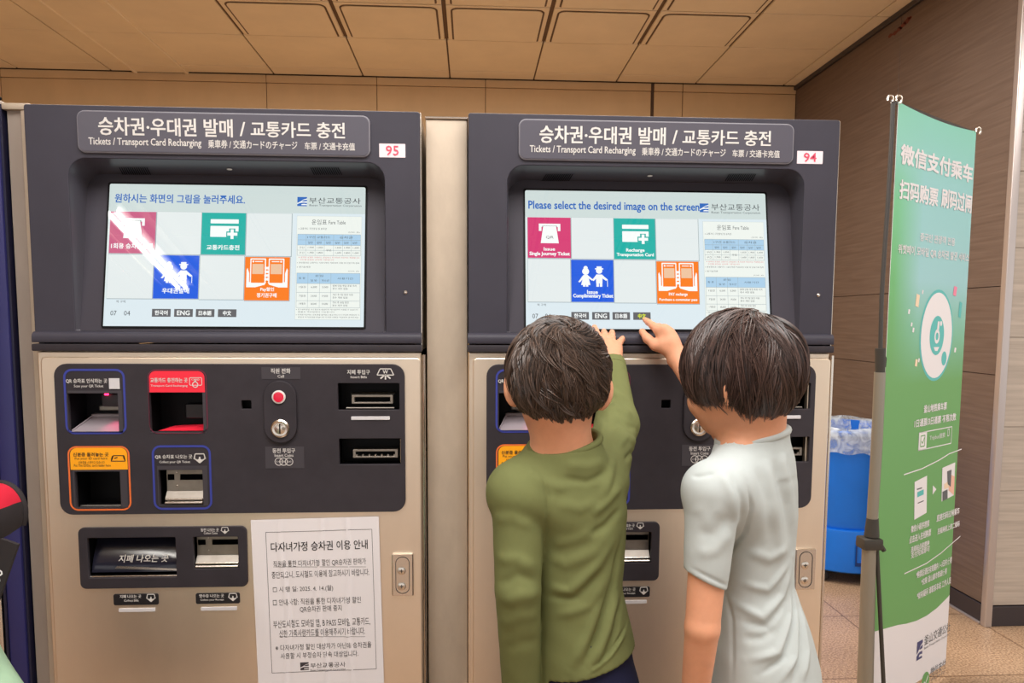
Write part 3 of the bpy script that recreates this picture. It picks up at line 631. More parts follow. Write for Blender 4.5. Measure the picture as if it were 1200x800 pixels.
def controls(root, pp):
    yf = -0.010
    wins = {'qr': rect(83, 460.5, 141, 505), 'card': rect(178, 459.5, 239.5, 505), 'id': rect(91.5, 551.5, 143.5, 593.5), 'out': rect(189, 549.5, 239.5, 590), 'bill': rect(397, 448.5, 468.5, 479.5), 'bill2': rect(398.5, 513, 470, 543), 'hole': rect(284.5, 468.5, 296, 478.5)}
    v, f = plate(rrect(*pp, 0.026), [rrect(*w, 0.002, 2) for w in wins.values()], yf, 0.010, 0.0012)
    mb = MB(); mb.add(v, f, M_PANEL); pan = mb.build('control_panel', root, sm=30)
    l = Layer((0, yf-0.0004, 0))
    window_frame(l, (75.5, 432, 147.5, 508.5), 0.0045, M_BLUE); window_frame(l, (179, 521.5, 248, 597), 0.0045, M_BLUE)
    window_frame(l, (174, 432.5, 243, 508), 0.002, M_REDO); window_frame(l, (80.5, 522.5, 153, 598), 0.0035, M_ORO)
    b = l.box(175, 434.5, 240, 459.5); l.poly(rrect(*b, .014, 5, rs=(.0001, .0001, .014, .014)), M_REDL, 2)
    b = l.box(82.5, 524.5, 149.5, 550); l.poly(rrect(*b, .014, 5, rs=(.0001, .0001, .014, .014)), M_ORL, 2)
    for px, w_ in (((80, 457.5, 143.5, 507), 'qr'), ((175.5, 458, 241.5, 507), 'card'), ((86, 549, 149.5, 595), 'id'), ((185, 545.5, 243.5, 592.5), 'out')):
        a, w_ = l.box(*px), wins[w_]
        l.strip([(a[0], a[1]), (a[2], a[1]), (a[2], a[3]), (a[0], a[3])], [(w_[0]-.001, w_[1]-.001), (w_[2]+.001, w_[1]-.001), (w_[2]+.001, w_[3]+.001), (w_[0]-.001, w_[3]+.001)], M_LABEL, 1)
    # lettering of the four windows
    T = lambda t, px, m=M_LETTER, bold=.02: l.ptext(t, px, m, 3, bold)
    T('QR 승차표 인식하는 곳', (77.5, 443.5, 126, 449)); T('Scan your QR Ticket', (87, 450.5, 121.5, 454.5), M_LETTER, .01)
    l.rc(l.box(128, 443, 140.5, 455.5), M_GREYP, 3)
    T('교통카드 충전하는 곳', (176.5, 442.5, 220, 448)); T('Transport Card Recharging', (177, 450.5, 220, 453.5), M_LETTER, .01)
    b = l.box(222, 442, 237, 451.5); l.frame(b, .0012, M_LETTER, 3, .003); l.text('CARD', (b[0]+.005, b[1]+.011, b[2]-.005, b[3]-.0025), M_LETTER, 4, .02); l.ring(l.at(229, 450.5), .0065, .0018, M_LETTER, 4); l.disc(l.at(229, 446.5), .002, M_LETTER, 4)
    T('신분증 올려놓는 곳', (86, 530, 127.5, 534.5), M_INK); T('Put your ID card here', (88, 535.5, 126, 539), M_INK, 0); T('신분증을 스캔하고 있습니다', (92, 540, 123, 543), M_INK, 0); T('Put The ID/Dis. card reader here', (87, 543.5, 130, 546.5), M_INK, 0)
    p = [l.at(*q) for q in ((130.5, 540), (133, 533.5), (145.5, 533.5), (147, 540))]
    for a, c in zip(p, p[1:]+p[:1]): l.line(a, c, .0018, M_INK, 3)
    l.line(l.at(131, 538.5), l.at(132.5, 534), .003, M_INK, 3); l.line(l.at(146.5, 538.5), l.at(145, 534), .003, M_INK, 3); l.line(l.at(134, 537), l.at(138, 535.5), .002, M_INK, 3)
    T('QR 승차표 나오는 곳', (182, 532.5, 225.5, 537.5)); T('Collect your QR Ticket', (187, 539.5, 223, 543), M_LETTER, .01); icon_hand(l, l.box(227, 531.5, 241.5, 543), M_LETTER, M_PANEL, 3)
    # call, coin and bill labels
    l.rc(l.box(306.5, 430, 352, 444), M_LABEL, 1); T('직원 전화', (317.5, 431.5, 340.5, 437.5)); T('Call', (325.5, 439, 333, 442.3), M_LETTER, .01)
    l.rc(l.box(311, 523, 356.5, 548.5), M_LABEL, 1); T('동전 투입구', (319.5, 525, 346, 530.5)); T('Insert Coins', (322, 531.5, 344, 535), M_LETTER, .01)
    for px in (327, 332.5, 339): c = l.at(px, 540.5); l.disc(c, .0088, M_LABEL, 3+(px-327)*.1); l.ring(c, .0088, .0014, M_LETTER, 4+(px-327)*.1); l.text('10' if px < 330 else ('100' if px < 335 else '500'), (c[0]-.0045, c[1]-.0018, c[0]+.0045, c[1]+.0018), M_LETTER, 4+(px-327)*.1)
    T('지폐 투입구', (407, 433, 433.5, 438.5)); T('Insert Bills', (411, 440, 430, 443), M_LETTER, .01); icon_bill(l, l.box(442, 432, 461.5, 444.5), M_LETTER, 3)
    l.build('lettering', pan)
    # scanner bay, card bay, ID bay, ticket outlet
    def bay(name, b, depth, extra, m=M_RECESS):
        q = MB(); recess(q, b, yf+0.009, depth, m); o = q.build(name, root); 
        return o
    b = wins['qr']; o = bay('scanner_bay', b, 0.075, None)
    q = MB(); x0, z0, x1, z1 = b; M_SL = mat('scanner_shelf', (150, 140, 146), 0.4)
    q.add([(x0, yf+.006, z0), (x1, yf+.006, z0), (x1-.004, yf+.06, z0+.024), (x0+.02, yf+.06, z0+.024)], [[0, 1, 2, 3]], M_SL)
    q.box(x0+.018, yf+.058, z0+.024, x1-.002, yf+.075, z0+.031, M_SL, .001, 1)
    q.tube([(x0+.002, yf+.008, z0+.002), (x0+.02, yf+.06, z0+.027)], .0016, M_SL, 6); q.build('shelf', o)
    q = MB(); q.box(x0+.045, yf+.05, z1-.034, x1-.014, yf+.08, z1-.006, M_LABEL, .004, 2); q.box(x0+.03, yf+.066, z0+.036, x1-.01, yf+.08, z0+.05, M_STEELD, .003, 1); q.build('scanner_head', o, sm=30)
    q = MB(); q.tube([(x0+.054, yf+.047, z1-.006), (x0+.062, yf+.047, z1-.006)], .0022, M_LAMP, 8); q.build('scanner_lamp', o)
    lp = bpy.data.lights.new('scanner_glow', 'SPOT'); lp.energy = 0.28; lp.color = (1, 0.06, 0.22); lp.shadow_soft_size = 0.006; lp.spot_size = math.radians(75); lp.spot_blend = 0.8
    lo = bpy.data.objects.new('scanner_glow', lp); COL.objects.link(lo); lo.parent = root; lo.location = np.array([x1-.016, yf+.03, z1-.012])-ORG[root.name]; lo.rotation_euler = (math.radians(-12), math.radians(-8), 0)
    b = wins['card']; o = bay('card_bay', b, 0.06, None, M_BLACK); x0, z0, x1, z1 = b
    q = MB(); q.add([(x0+.012, yf+.01, z0+.001), (x1-.002, yf+.01, z0+.001), (x1-.004, yf+.055, z0+.010), (x0+.03, yf+.055, z0+.006)], [[0, 1, 2, 3]], M_REDL); q.build('card_rest', o)
    q = MB(); q.box(x0+.055, yf+.05, z0+.022, x1-.003, yf+.066, z0+.055, M_LABELB, .002, 1); q.build('card_reader', o)
    b = wins['id']; o = bay('identity_card_bay', b, 0.06, None, M_BLACK); x0, z0, x1, z1 = b
    q = MB(); q.box(x0+.002, yf+.012, z0+.001, x1-.002, yf+.02, z0+.0035, M_STEELB); q.build('bay_sill', o)
    b = wins['out']; o = bay('ticket_outlet', b, 0.05, None, M_BLACK); x0, z0, x1, z1 = b; bracket(o, x0+.010, z0+.002, x1-.001, z1-.001, yf+.016)
    for nm, w in (('bill', wins['bill']), ('bill2', wins['bill2'])):
        o = bay('bill_inlet', w, 0.05, None, M_BLACK); x0, z0, x1, z1 = w; wd = x1-x0; hh = z1-z0
        q = MB(); a, c_ = x0+wd*.2, x1-wd*(.12 if nm == 'bill' else .06); zz = z0+hh*.2
        v, f = plate(rrect(a, zz, c_, zz+hh*.33, .001), [rrect(a+.006, zz+.0035, c_-.006, zz+hh*.33-.0045, .0005)], yf+.018, 0.018, .0006); q.add(v, f, M_STEELD)
        if nm == 'bill':
            q.add([(a-.001, yf+.018, zz+hh*.33), (c_+.001, yf+.018, zz+hh*.33), (c_+.006, yf+.034, zz+hh*.42), (a-.005, yf+.034, zz+hh*.42)], [[0, 1, 2, 3]], M_STEELD)
            q.box(a-.012, yf+.012, z0+.001, c_+.004, yf+.02, z0+.004, M_STEELD, .001, 1)
        else:
            for k in range(7): t = a+.008+(c_-a-.016)*k/6; q.box(t-.0018, yf+.02, zz+.003, t+.0018, yf+.026, zz+.007, M_STEELD)
        q.build('bill_mouth', o)
    o = bay('sensor_hole', wins['hole'], 0.02, None, M_BLACK)
    q = MB(); bb = rect(412.5, 487, 457.5, 491); v, f = plate(rrect(*bb, .0015), [], yf-.002, .003, .0005); q.add(v, f, M_GREYP); q.build('label_strip', root)
    # call button and coin slot on a raised pill
    bb = rect(311.5, 445.5, 349.5, 517.5); q = MB(); v, f = plate(rrect(bb[0], bb[1], bb[2], bb[3], (bb[2]-bb[0])/2-.0005, 12), [], yf-.007, .008, .0015); q.add(v, f, M_PANEL); pill = q.build('button_mount', root, sm=30)
    c = P(329.2, 464)
    q = MB(); q.lathe((c[0], yf-.007, c[2]), [(.0001, .0), (.0143, .0), (.0143, -.003), (.0112, -.0042), (.0108, -.002), (.0001, -.002)], M_LETTER, 32, 'y'); ob = q.build('call_button_ring', pill, sm=40)
    q = MB(); q.lathe((c[0], yf-.007, c[2]), [(.0001, -.001), (.0106, -.001), (.0106, -.0044), (.009, -.0054), (.0001, -.006)], M_BUTRED, 32, 'y'); q.build('call_button', pill, sm=40)
    c = P(331, 500.5); q = MB()
    q.lathe((c[0], yf-.007, c[2]), [(.0001, 0), (.0195, 0), (.0195, -.003), (.0165, -.0052), (.0125, -.0042), (.0118, -.0042), (.009, -.0056), (.0001, -.006)], M_STEELB, 32, 'y')
    q.box(c[0]-.0013, yf-.0134, c[2]-.0105, c[0]+.0013, yf-.0125, c[2]+.0105, M_BLACK)
    q.lathe((c[0]+.008, yf-.011, c[2]+.001), [(.0001, 0), (.0042, 0), (.0036, -.002), (.0001, -.0026)], M_STEELD, 14, 'y'); q.build('coin_slot', pill, sm=35)

def bracket(parent, x0, z0, x1, z1, y):
    """bent steel chute with a slot, a stem and a sill"""
    q = MB(); w, h = x1-x0, z1-z0
    v, f = plate([(x0, z0), (x1, z0), (x1, z1), (x0, z1)], [[(x0+w*.02, z0+h*.67), (x0+w*.2, z0+h*.67), (x0+w*.2, z0+h*.85), (x0+w*.02, z0+h*.85)], [(x0+w*.35, z0+h*.67), (x1-w*.01, z0+h*.67), (x1-w*.01, z0+h*.85), (x0+w*.35, z0+h*.85)]], y, .002); q.add(v, f, M_STEELD)
    q.add([(x0, y-.001, z0+h*.34), (x1, y-.001, z0+h*.34), (x1, y-.014, z0+h*.12), (x0, y-.014, z0+h*.12)], [[0, 1, 2, 3]], M_STEELD)
    q.box(x0, y-.018, z0, x1, y, z0+h*.07, M_STEELB, .0015, 1); q.box(x0, y-.015, z0+h*.10, x1, y-.012, z0+h*.16, M_STEELB, .001, 1)
    for (a, b) in ((.27, .9), (.27, .5)): q.lathe((x0+w*a, y, z0+h*b), [(.0001, 0), (.0022, 0), (.0016, -.0015), (.0001, -.0018)], M_STEELB, 10, 'y')
    q.build('bracket', parent, sm=30)

def dispenser(root, qq):
    yf = -0.009
    w1, w2 = rect(105.5, 628.5, 208, 675), rect(228.5, 627.5, 280.5, 664.5)
    mb = MB(); v, f = plate(rrect(*qq, 0.013), [rrect(*w1, .002, 2), rrect(*w2, .002, 2)], yf, 0.009, 0.0014); mb.add(v, f, M_PANEL); pan = mb.build('dispenser_panel', root, sm=30)
    l = Layer((0, yf-.0004, 0)); T = lambda t, px, m=M_LETTER, bold=.02: l.ptext(t, px, m, 3, bold)
    T('동전 나오는 곳', (235.5, 618.5, 256.5, 622.5)); T('Collect Coins', (239, 623, 255, 625.5), M_LETTER, .01); icon_hand(l, l.box(259, 617.5, 268.5, 625.5), M_LETTER, M_PANEL, 3)
    l.build('lettering', pan)
    q = MB(); recess(q, w1, yf+.008, .055, M_BLACK); o = q.build('bill_outlet', root)
    x0, z0, x1, z1 = w1; h = z1-z0
    M_FLAP = mat('smoked_flap', (30, 30, 42), 0.12, spec=0.5)
    q = MB(); y0 = yf+.012; n = 9; pts = []
    for k in range(n):
        t = k/(n-1); pts.append((y0+.038*t**1.5*1.0, z0+h*(.10+.86*t)))
    v = [(x0+.001, a, b) for a, b in pts]+[(x1-.001, a, b) for a, b in pts]; q.add(v, [[k, n+k, n+k+1, k+1] for k in range(n-1)], M_FLAP); fl = q.build('flap', o, sm=60)
    q = MB(); q.box(x0, yf+.004, z0-.0002, x1, yf+.014, z0+.003, M_STEELB, .0008, 1); q.build('flap_sill', o)
    q = MB(); q.add([(x0+(x1-x0)*.27, y0-.0008, z0+h*.195), (x1-.001, y0-.0008, z0+h*.12), (x1-.001, y0-.0004, z0+h*.17), (x0+(x1-x0)*.30, y0-.0004, z0+h*.255)], [[0, 1, 2, 3]], M_STEELB); q.build('flap_edge', o)
    l2 = Layer((0, y0+.004, 0)); l2.ptext('지폐 나오는 곳', (139.5, 649.5, 197.5, 658.5), M_LETTER, 1, .012, .25); l2.build('lettering', fl)
    q = MB(); recess(q, w2, yf+.008, .05, M_BLACK); o = q.build('coin_outlet', root); x0, z0, x1, z1 = w2; bracket(o, x0+.001, z0+.001, x1-.001, z1-.001, yf+.02)
    for px, t, e in (((134.5, 694.5, 187, 707.5), '지폐 나오는 곳', 'Collect Bills'), ((230.5, 693.5, 282, 706), '영수증 나오는 곳', 'Collect your Receipt')):
        b = rect(*px); q = MB(); v, f = plate(rrect(*b, .004), [], -.0062, .003, .0006); q.add(v, f, M_LABELB); pl = q.build('label_plate', root, sm=30)
        l = Layer((0, -.0066, 0)); a = px[0]; T = lambda t_, p_, bo: l.ptext(t_, p_, M_LETTER, 1, bo)
        if e == 'Collect Bills': T(t, (a+6, 696.5, a+31, 700.5), .02); T(e, (a+11, 702, a+28, 704.5), .01)
        else: T(t, (a+3, 695.8, a+32, 699.8), .02); T(e, (a+4.5, 701.3, a+32, 704), .01)
        icon_hand(l, l.box(a+37, px[1]+1.5, a+48, px[1]+11), M_LETTER, M_LABELB, 1); l.build('lettering', pl)
    for px in ((140.5, 711.5, 183, 715.5), (236.5, 710, 278.5, 714)):
        b = rect(*px); q = MB(); v, f = plate(rrect(*b, .001), [], -.006, .003, .0005); q.add(v, f, M_GREYP); q.build('label_strip', root)
    # lock plate with two screws
    b = (-0.1752, 0.7705, -0.128, rect(458, 647, 484.5, 695)[3]); q = MB()
    v, f = plate(rrect(*b, .003), [], -.012, .009, .002); q.add(v, f, M_STEELB)
    cxm = (b[0]+b[2])/2; lo = rrect(cxm-.0155, b[1]+.006, cxm+.0155, b[3]-.006, .0148, 8); v, f = plate(lo, [rrect(cxm-.0142, b[1]+.0073, cxm+.0142, b[3]-.0073, .0136, 8)], -.0128, .001); q.add(v, f, M_INK)
    lk = q.build('lock_plate', root, sm=30)
    for py in (666.5, 684.5):
        c = P(470.5, py); q = MB(); q.lathe((cxm-.002, -.012, c[2]), [(.0001, 0), (.009, 0), (.009, -.0012), (.0062, -.0024), (.0001, -.0022)], M_STEELB, 24, 'y')
        for s in (0, 1):
            q.box(cxm-.002-(.0042 if s else .0008), -.0148, c[2]-(.0008 if s else .0042), cxm-.002+(.0042 if s else .0008), -.0142, c[2]+(.0008 if s else .0042), M_INK)
        q.build('lock_screw', lk, sm=40)

ticket_machine('ko', 'left ticket machine with number 95, Korean screen and a paper notice taped on')
m2 = ticket_machine('en', 'right ticket machine with number 94 and English screen that two boys are touching')
m2.location.x += SHIFT
# the fixture mirrored in the left screen
def mirror_hit(px, py, z):
    N = np.array([0, -math.cos(TILT), math.sin(TILT)]); O = np.array(SO); d = ray(px, py); p = CAM+d*(((O-CAM)@N)/(d@N)); r = d-2*(d@N)*N
    return p+r*((z-p[2])/r[2])
_a, _b = mirror_hit(130, 250, ZC-.05), mirror_hit(213, 334, ZC-.05)
ceiling_fixture((_a[0]+_b[0])/2, (_a[1]+_b[1])/2, abs(_a[1]-_b[1])+0.1, 'two-tube fluorescent ceiling light mirrored in the left ticket screen')

# ------------------------------------------------------------------ filler panels beside the machines
def filler_between():
    x0, x1 = HX1+0.010, HX0+SHIFT-0.002; zt = P(525, 137.5, 0.035)[2]; t = thing('filler_panel', 'pale beige filler panel in the gap between the two ticket machines', 'panel', ((x0+x1)/2, 0.1, 0))
    mb = MB(); mb.box(x0, 0.035, 0, x1, 0.06, zt-0.004, M_FILL, 0.004, 2); mb.box(x0, 0.06, 0, x0+0.015, 0.5, zt-0.004, M_FILL); mb.box(x1-0.015, 0.06, 0, x1, 0.5, zt-0.004, M_FILL)
    mb.build('sheet', t, sm=40)
    m2 = MB(); m2.box(x0-0.001, 0.031, zt-0.004, x1+0.001, 0.5, zt+0.001, M_STEELB, 0.001, 1); m2.build('top_trim', t)
filler_between()
def filler_left():
    y = 0.03; x1 = HX0-0.003; zt = P(14, 129, y)[2]; xa = x1-0.022; x0 = P(20.5, 430, y)[0]
    t = thing('filler_panel', 'grey beige filler panel along the left side of machine 95', 'panel', ((x0+x1)/2, 0.1, 0))
    prof = [(x1, y-0.004), (xa+0.004, y-0.002), (xa, y+0.004), (x0+0.003, y+0.006), (x0, y+0.012), (x0, 0.5), (x1, 0.5)]; n = len(prof)
    v = [(a, b, 0) for a, b in prof]+[(a, b, zt) for a, b in prof]
    o = obj('sheet', v, [[k, (k+1) % n, n+(k+1) % n, n+k][::-1] for k in range(n)]+[list(range(n)), list(range(n, 2*n))[::-1]], [M_FILLG, M_FILL], t, mi=[1, 1, 0, 0, 0, 0, 0, 0, 0])
    m2 = MB(); m2.box(x0-0.002, y-0.006, zt, x1+0.002, 0.5, zt+0.014, M_FILL, 0.004, 2); m2.build('top_trim', t, sm=40)
filler_left()

# navy framed machine cut off by the left edge
M_NAVY = mat('navy_paint', (38, 38, 92), 0.4, noise=((8, 8, 8), 0.08)); M_NAVYD = mat('navy_edge', (22, 22, 48), 0.4)
def navy_machine():
    y = 0.02; xr = P(18, 430, y)[0]-0.009; xl = P(0, 430, y)[0]; w = 0.042; zt = P(10, 121, y)[2]
    xa = xr-w; t = thing('change_machine', 'navy framed steel machine cut off by the left edge', 'machine', (xa-0.35, 0.3, 0))
    mb = MB(); mb.box(xr-w+0.006, y, 0, xr, 0.6, zt, M_NAVY, 0.004, 2); mb.box(xr, y+0.006, 0, xr+0.005, 0.6, zt, M_NAVYD); mb.box(xr-w, y-0.003, 0, xr-w+0.006, 0.6, zt, M_NAVYD, 0.002, 1)
    mb.build('side_frame', t, sm=40)
    mb = MB(); mb.box(xa-0.7, y+0.02, 0, xa, 0.6, zt, M_NAVYD); mb.build('body', t)
    mb = MB(); mb.box(xa-0.66, y+0.004, 0.12, xa-0.022, y+0.02, 1.05, M_STEEL, 0.003, 1); mb.box(xa-0.02, y-0.002, 0.1, xa-0.004, y+0.02, 1.30, M_STEELB, 0.004, 2); mb.build('front_door', t, sm=40)
    mb = MB(); mb.box(xa-0.66, y+0.004, 1.08, xa-0.022, y+0.02, 1.7, M_NAVY, 0.003, 1); mb.build('front_panel', t)
    mb = MB(); c = P(4, 122, y); mb.box(xa-0.1, y-0.01, zt-0.002, xr-0.012, y+0.06, zt+0.016, M_FILLG, 0.005, 2); mb.lathe((c[0], y-0.011, zt+0.006), [(.0001, 0), (.004, 0), (.003, -.002), (.0001, -.002)], M_BLACK, 12, 'y'); mb.build('top_bracket', t, sm=40)
navy_machine()

# ------------------------------------------------------------------ paper notice taped on the left machine
M_PAPER = mat('white_paper', (226, 222, 224), 0.75)
def notice():
    y = -0.0075; cs = [P(*p, y) for p in ((303, 806), (450, 800), (446.5, 604.5), (297, 609))]
    O = cs[0]; U = (cs[1]-cs[0]); V = (cs[3]-cs[0]); w, h = np.linalg.norm(U), np.linalg.norm(V); U = U/w; V = V-U*(V@U); V = V/np.linalg.norm(V)
    root = thing('paper_notice', 'white paper notice in Korean taped low on machine 95', 'notice', (O+U*w/2))
    nx, nz = 60, 60; v = []; rnd = np.random.RandomState(4)
    cre = [(0.24, .02), (0.52, -.03), (0.74, .015)]
    def bulge(a, b):
        d = 0.0012+0.0005*math.sin(a*9+1)*math.sin(b*5)
        for c, s in cre:
            x = a-c-s*math.sin(b*7+c*20); d += (0.0024*math.exp(-(x/.012)**2)-0.0012*math.exp(-((x-.02)/.02)**2))*(0.4+0.6*abs(math.sin(b*4+c*9)))
        return max(d, 0.0)*min(1, 12*min(a, 1-a)+.1)
    for j in range(nz+1):
        for i in range(nx+1):
            a, b = i/nx, j/nz; p = O+U*w*a+V*h*b; p[1] -= bulge(a, b); v.append(p)
    f = [[j*(nx+1)+i, j*(nx+1)+i+1, (j+1)*(nx+1)+i+1, (j+1)*(nx+1)+i] for j in range(nz) for i in range(nx)]
    n0 = len(v); v += [q+np.array([0, 0.0004+bulge((k % (nx+1))/nx, (k//(nx+1))/nz), 0]) for k, q in enumerate(v[:n0])]
    f += [[n0+k for k in q[::-1]] for q in f[:]]
    sh = obj('sheet', v, f, M_PAPER, root, sm=60)
    l = Layer(O, U, V, 0.0004); mb = l.mb
    # px boxes are read off the photo; lettering rides on the creased paper
    def T(t, px, m=M_INK, bold=0.0): l.ptext(t, px, m, 1, bold)
    a, b = l.at(311.5, 621.5), l.at(436, 621.5); c, d = l.at(319, 788), l.at(441, 783)
    bx = ((a[0]+c[0])/2, (c[1]+d[1])/2, (b[0]+d[0])/2, l.at(374, 621.5)[1]); qs = [(bx[0], bx[1]), (bx[2], bx[1]), (bx[2], bx[3]), (bx[0], bx[3])]
    for q0, q1 in zip(qs, qs[1:]+qs[:1]):
        for k in range(40): l.line((q0[0]+(q1[0]-q0[0])*k/40, q0[1]+(q1[1]-q0[1])*k/40), (q0[0]+(q1[0]-q0[0])*(k+1)/40, q0[1]+(q1[1]-q0[1])*(k+1)/40), .0009, M_LABEL, 1)
    T('다자녀가정 승차권 이용 안내', (317.5, 633.5, 431, 644.5), M_INK, .012)
    T('직원을 통한 다자녀가정 할인 QR승차권 판매가', (320.5, 655, 429, 663)); T('중단되오니, 도시철도 이용에 참고하시기 바랍니다.', (318.5, 667.5, 433, 676))
    T('□ 시 행 일: 2025. 4. 14.(월)', (320, 686, 390.5, 693.5)); T('□ 안내사항: 직원을 통한 다자녀가정 할인', (320, 700, 423, 707.5)); T('QR승차권 판매 중지', (351.5, 709, 400.5, 716.5))
    T('부산도시철도 모바일 앱, B PASS 모바일 교통카드,', (320.5, 724.5, 434, 734)); T('신한 가족사랑카드를 이용해주시기 바랍니다.', (327.5, 736, 428, 744.5))
    T('※ 다자녀가정 할인 대상자가 아닌데 승차권을', (323, 753, 435.5, 760)); T('사용할 시 부정승차 단속 대상입니다.', (329, 763, 420, 770))
    logo_mark(l, l.box(352, 775.5, 362, 784.5), M_LABEL, 1); T('부산교통공사', (364, 775.5, 405, 781.5)); T('Busan Transportation Corporation', (364, 783, 405, 785.5))
    for (x0, y0, x1, y1) in ((320.5, 663.7, 429, 663.7), (327.5, 745.3, 428, 745.3)): [l.line(l.at(x0+(x1-x0)*k/30, y0), l.at(x0+(x1-x0)*(k+1)/30, y1), .0007, M_INK, 1) for k in range(30)]
    N = l.N; vv = []
    for q in mb.v:
        q = np.array(q); a = (q-O)@U/w; b = (q-O)@V/h; vv.append(q+np.array([0, -bulge(a, b), 0]))
    mb.v = vv; l.build('lettering', sh)
notice()

# ------------------------------------------------------------------ banner on a pole stand
M_POLE = mat('grey_pole', (150, 146, 134), 0.4, 0.55); M_POLED = mat('dark_pole', (74, 72, 70), 0.4, 0.4); M_CLAMP = mat('clamp_plastic', (58, 55, 50), 0.5)
def banner_mat():
    m = bpy.data.materials.new('banner_print'); m.use_nodes = True; n, l = nodes(m); b = n['Principled BSDF']
    tc = n.new('ShaderNodeTexCoord'); sp = n.new('ShaderNodeSeparateXYZ'); l.new(tc.outputs['Generated'], sp.inputs[0])
    def ramp(st, sock):
        r = n.new('ShaderNodeValToRGB'); e = r.color_ramp.elements
        while len(e) > 1: e.remove(e[-1])
        e[0].position = st[0][0]; e[0].color = L4(st[0][1])
        for p, c in st[1:]: k = e.new(p); k.color = L4(c)
        l.new(sock, r.inputs['Fac']); return r.outputs[0]
    G = (108, 168, 100)
    mid = ramp([(0.0, G), (0.55, G), (0.635, (128, 192, 164)), (0.725, (158, 208, 214)), (0.89, (152, 210, 212)), (1.0, (140, 214, 196))], sp.outputs['Z'])
    left = ramp([(0.0, G), (0.58, G), (0.725, (110, 186, 120)), (0.85, (120, 200, 150)), (0.93, (146, 212, 200)), (1.0, (140, 214, 190))], sp.outputs['Z'])
    fx = n.new('ShaderNodeValToRGB'); fx.color_ramp.elements[0].position = 0.05; fx.color_ramp.elements[1].position = 0.35; l.new(sp.outputs['X'], fx.inputs['Fac'])
    mx = n.new('ShaderNodeMix'); mx.data_type = 'RGBA'; l.new(fx.outputs[0], mx.inputs[0]); l.new(left, mx.inputs[6]); l.new(mid, mx.inputs[7]); l.new(mx.outputs[2], b.inputs['Base Color'])
    b.inputs['Roughness'].default_value = 0.5
    return m
M_BAN = banner_mat(); M_BWHITE = mat('banner_white', (236, 234, 238), 0.55); M_BTEAL = mat('banner_teal', (96, 192, 190), 0.55); M_BTXT = mat('banner_pale_text', (214, 240, 236), 0.55); M_BNAVY = mat('banner_navy', (70, 72, 120), 0.55); M_BGREEN = mat('banner_green', (108, 168, 100), 0.55)
M_BPINK = mat('banner_pink', (240, 140, 170), 0.55); M_BCREAM = mat('banner_cream', (244, 220, 190), 0.55); M_BSKIN = mat('banner_skin', (240, 190, 170), 0.55); M_BGREY = mat('banner_grey', (96, 100, 104), 0.55)
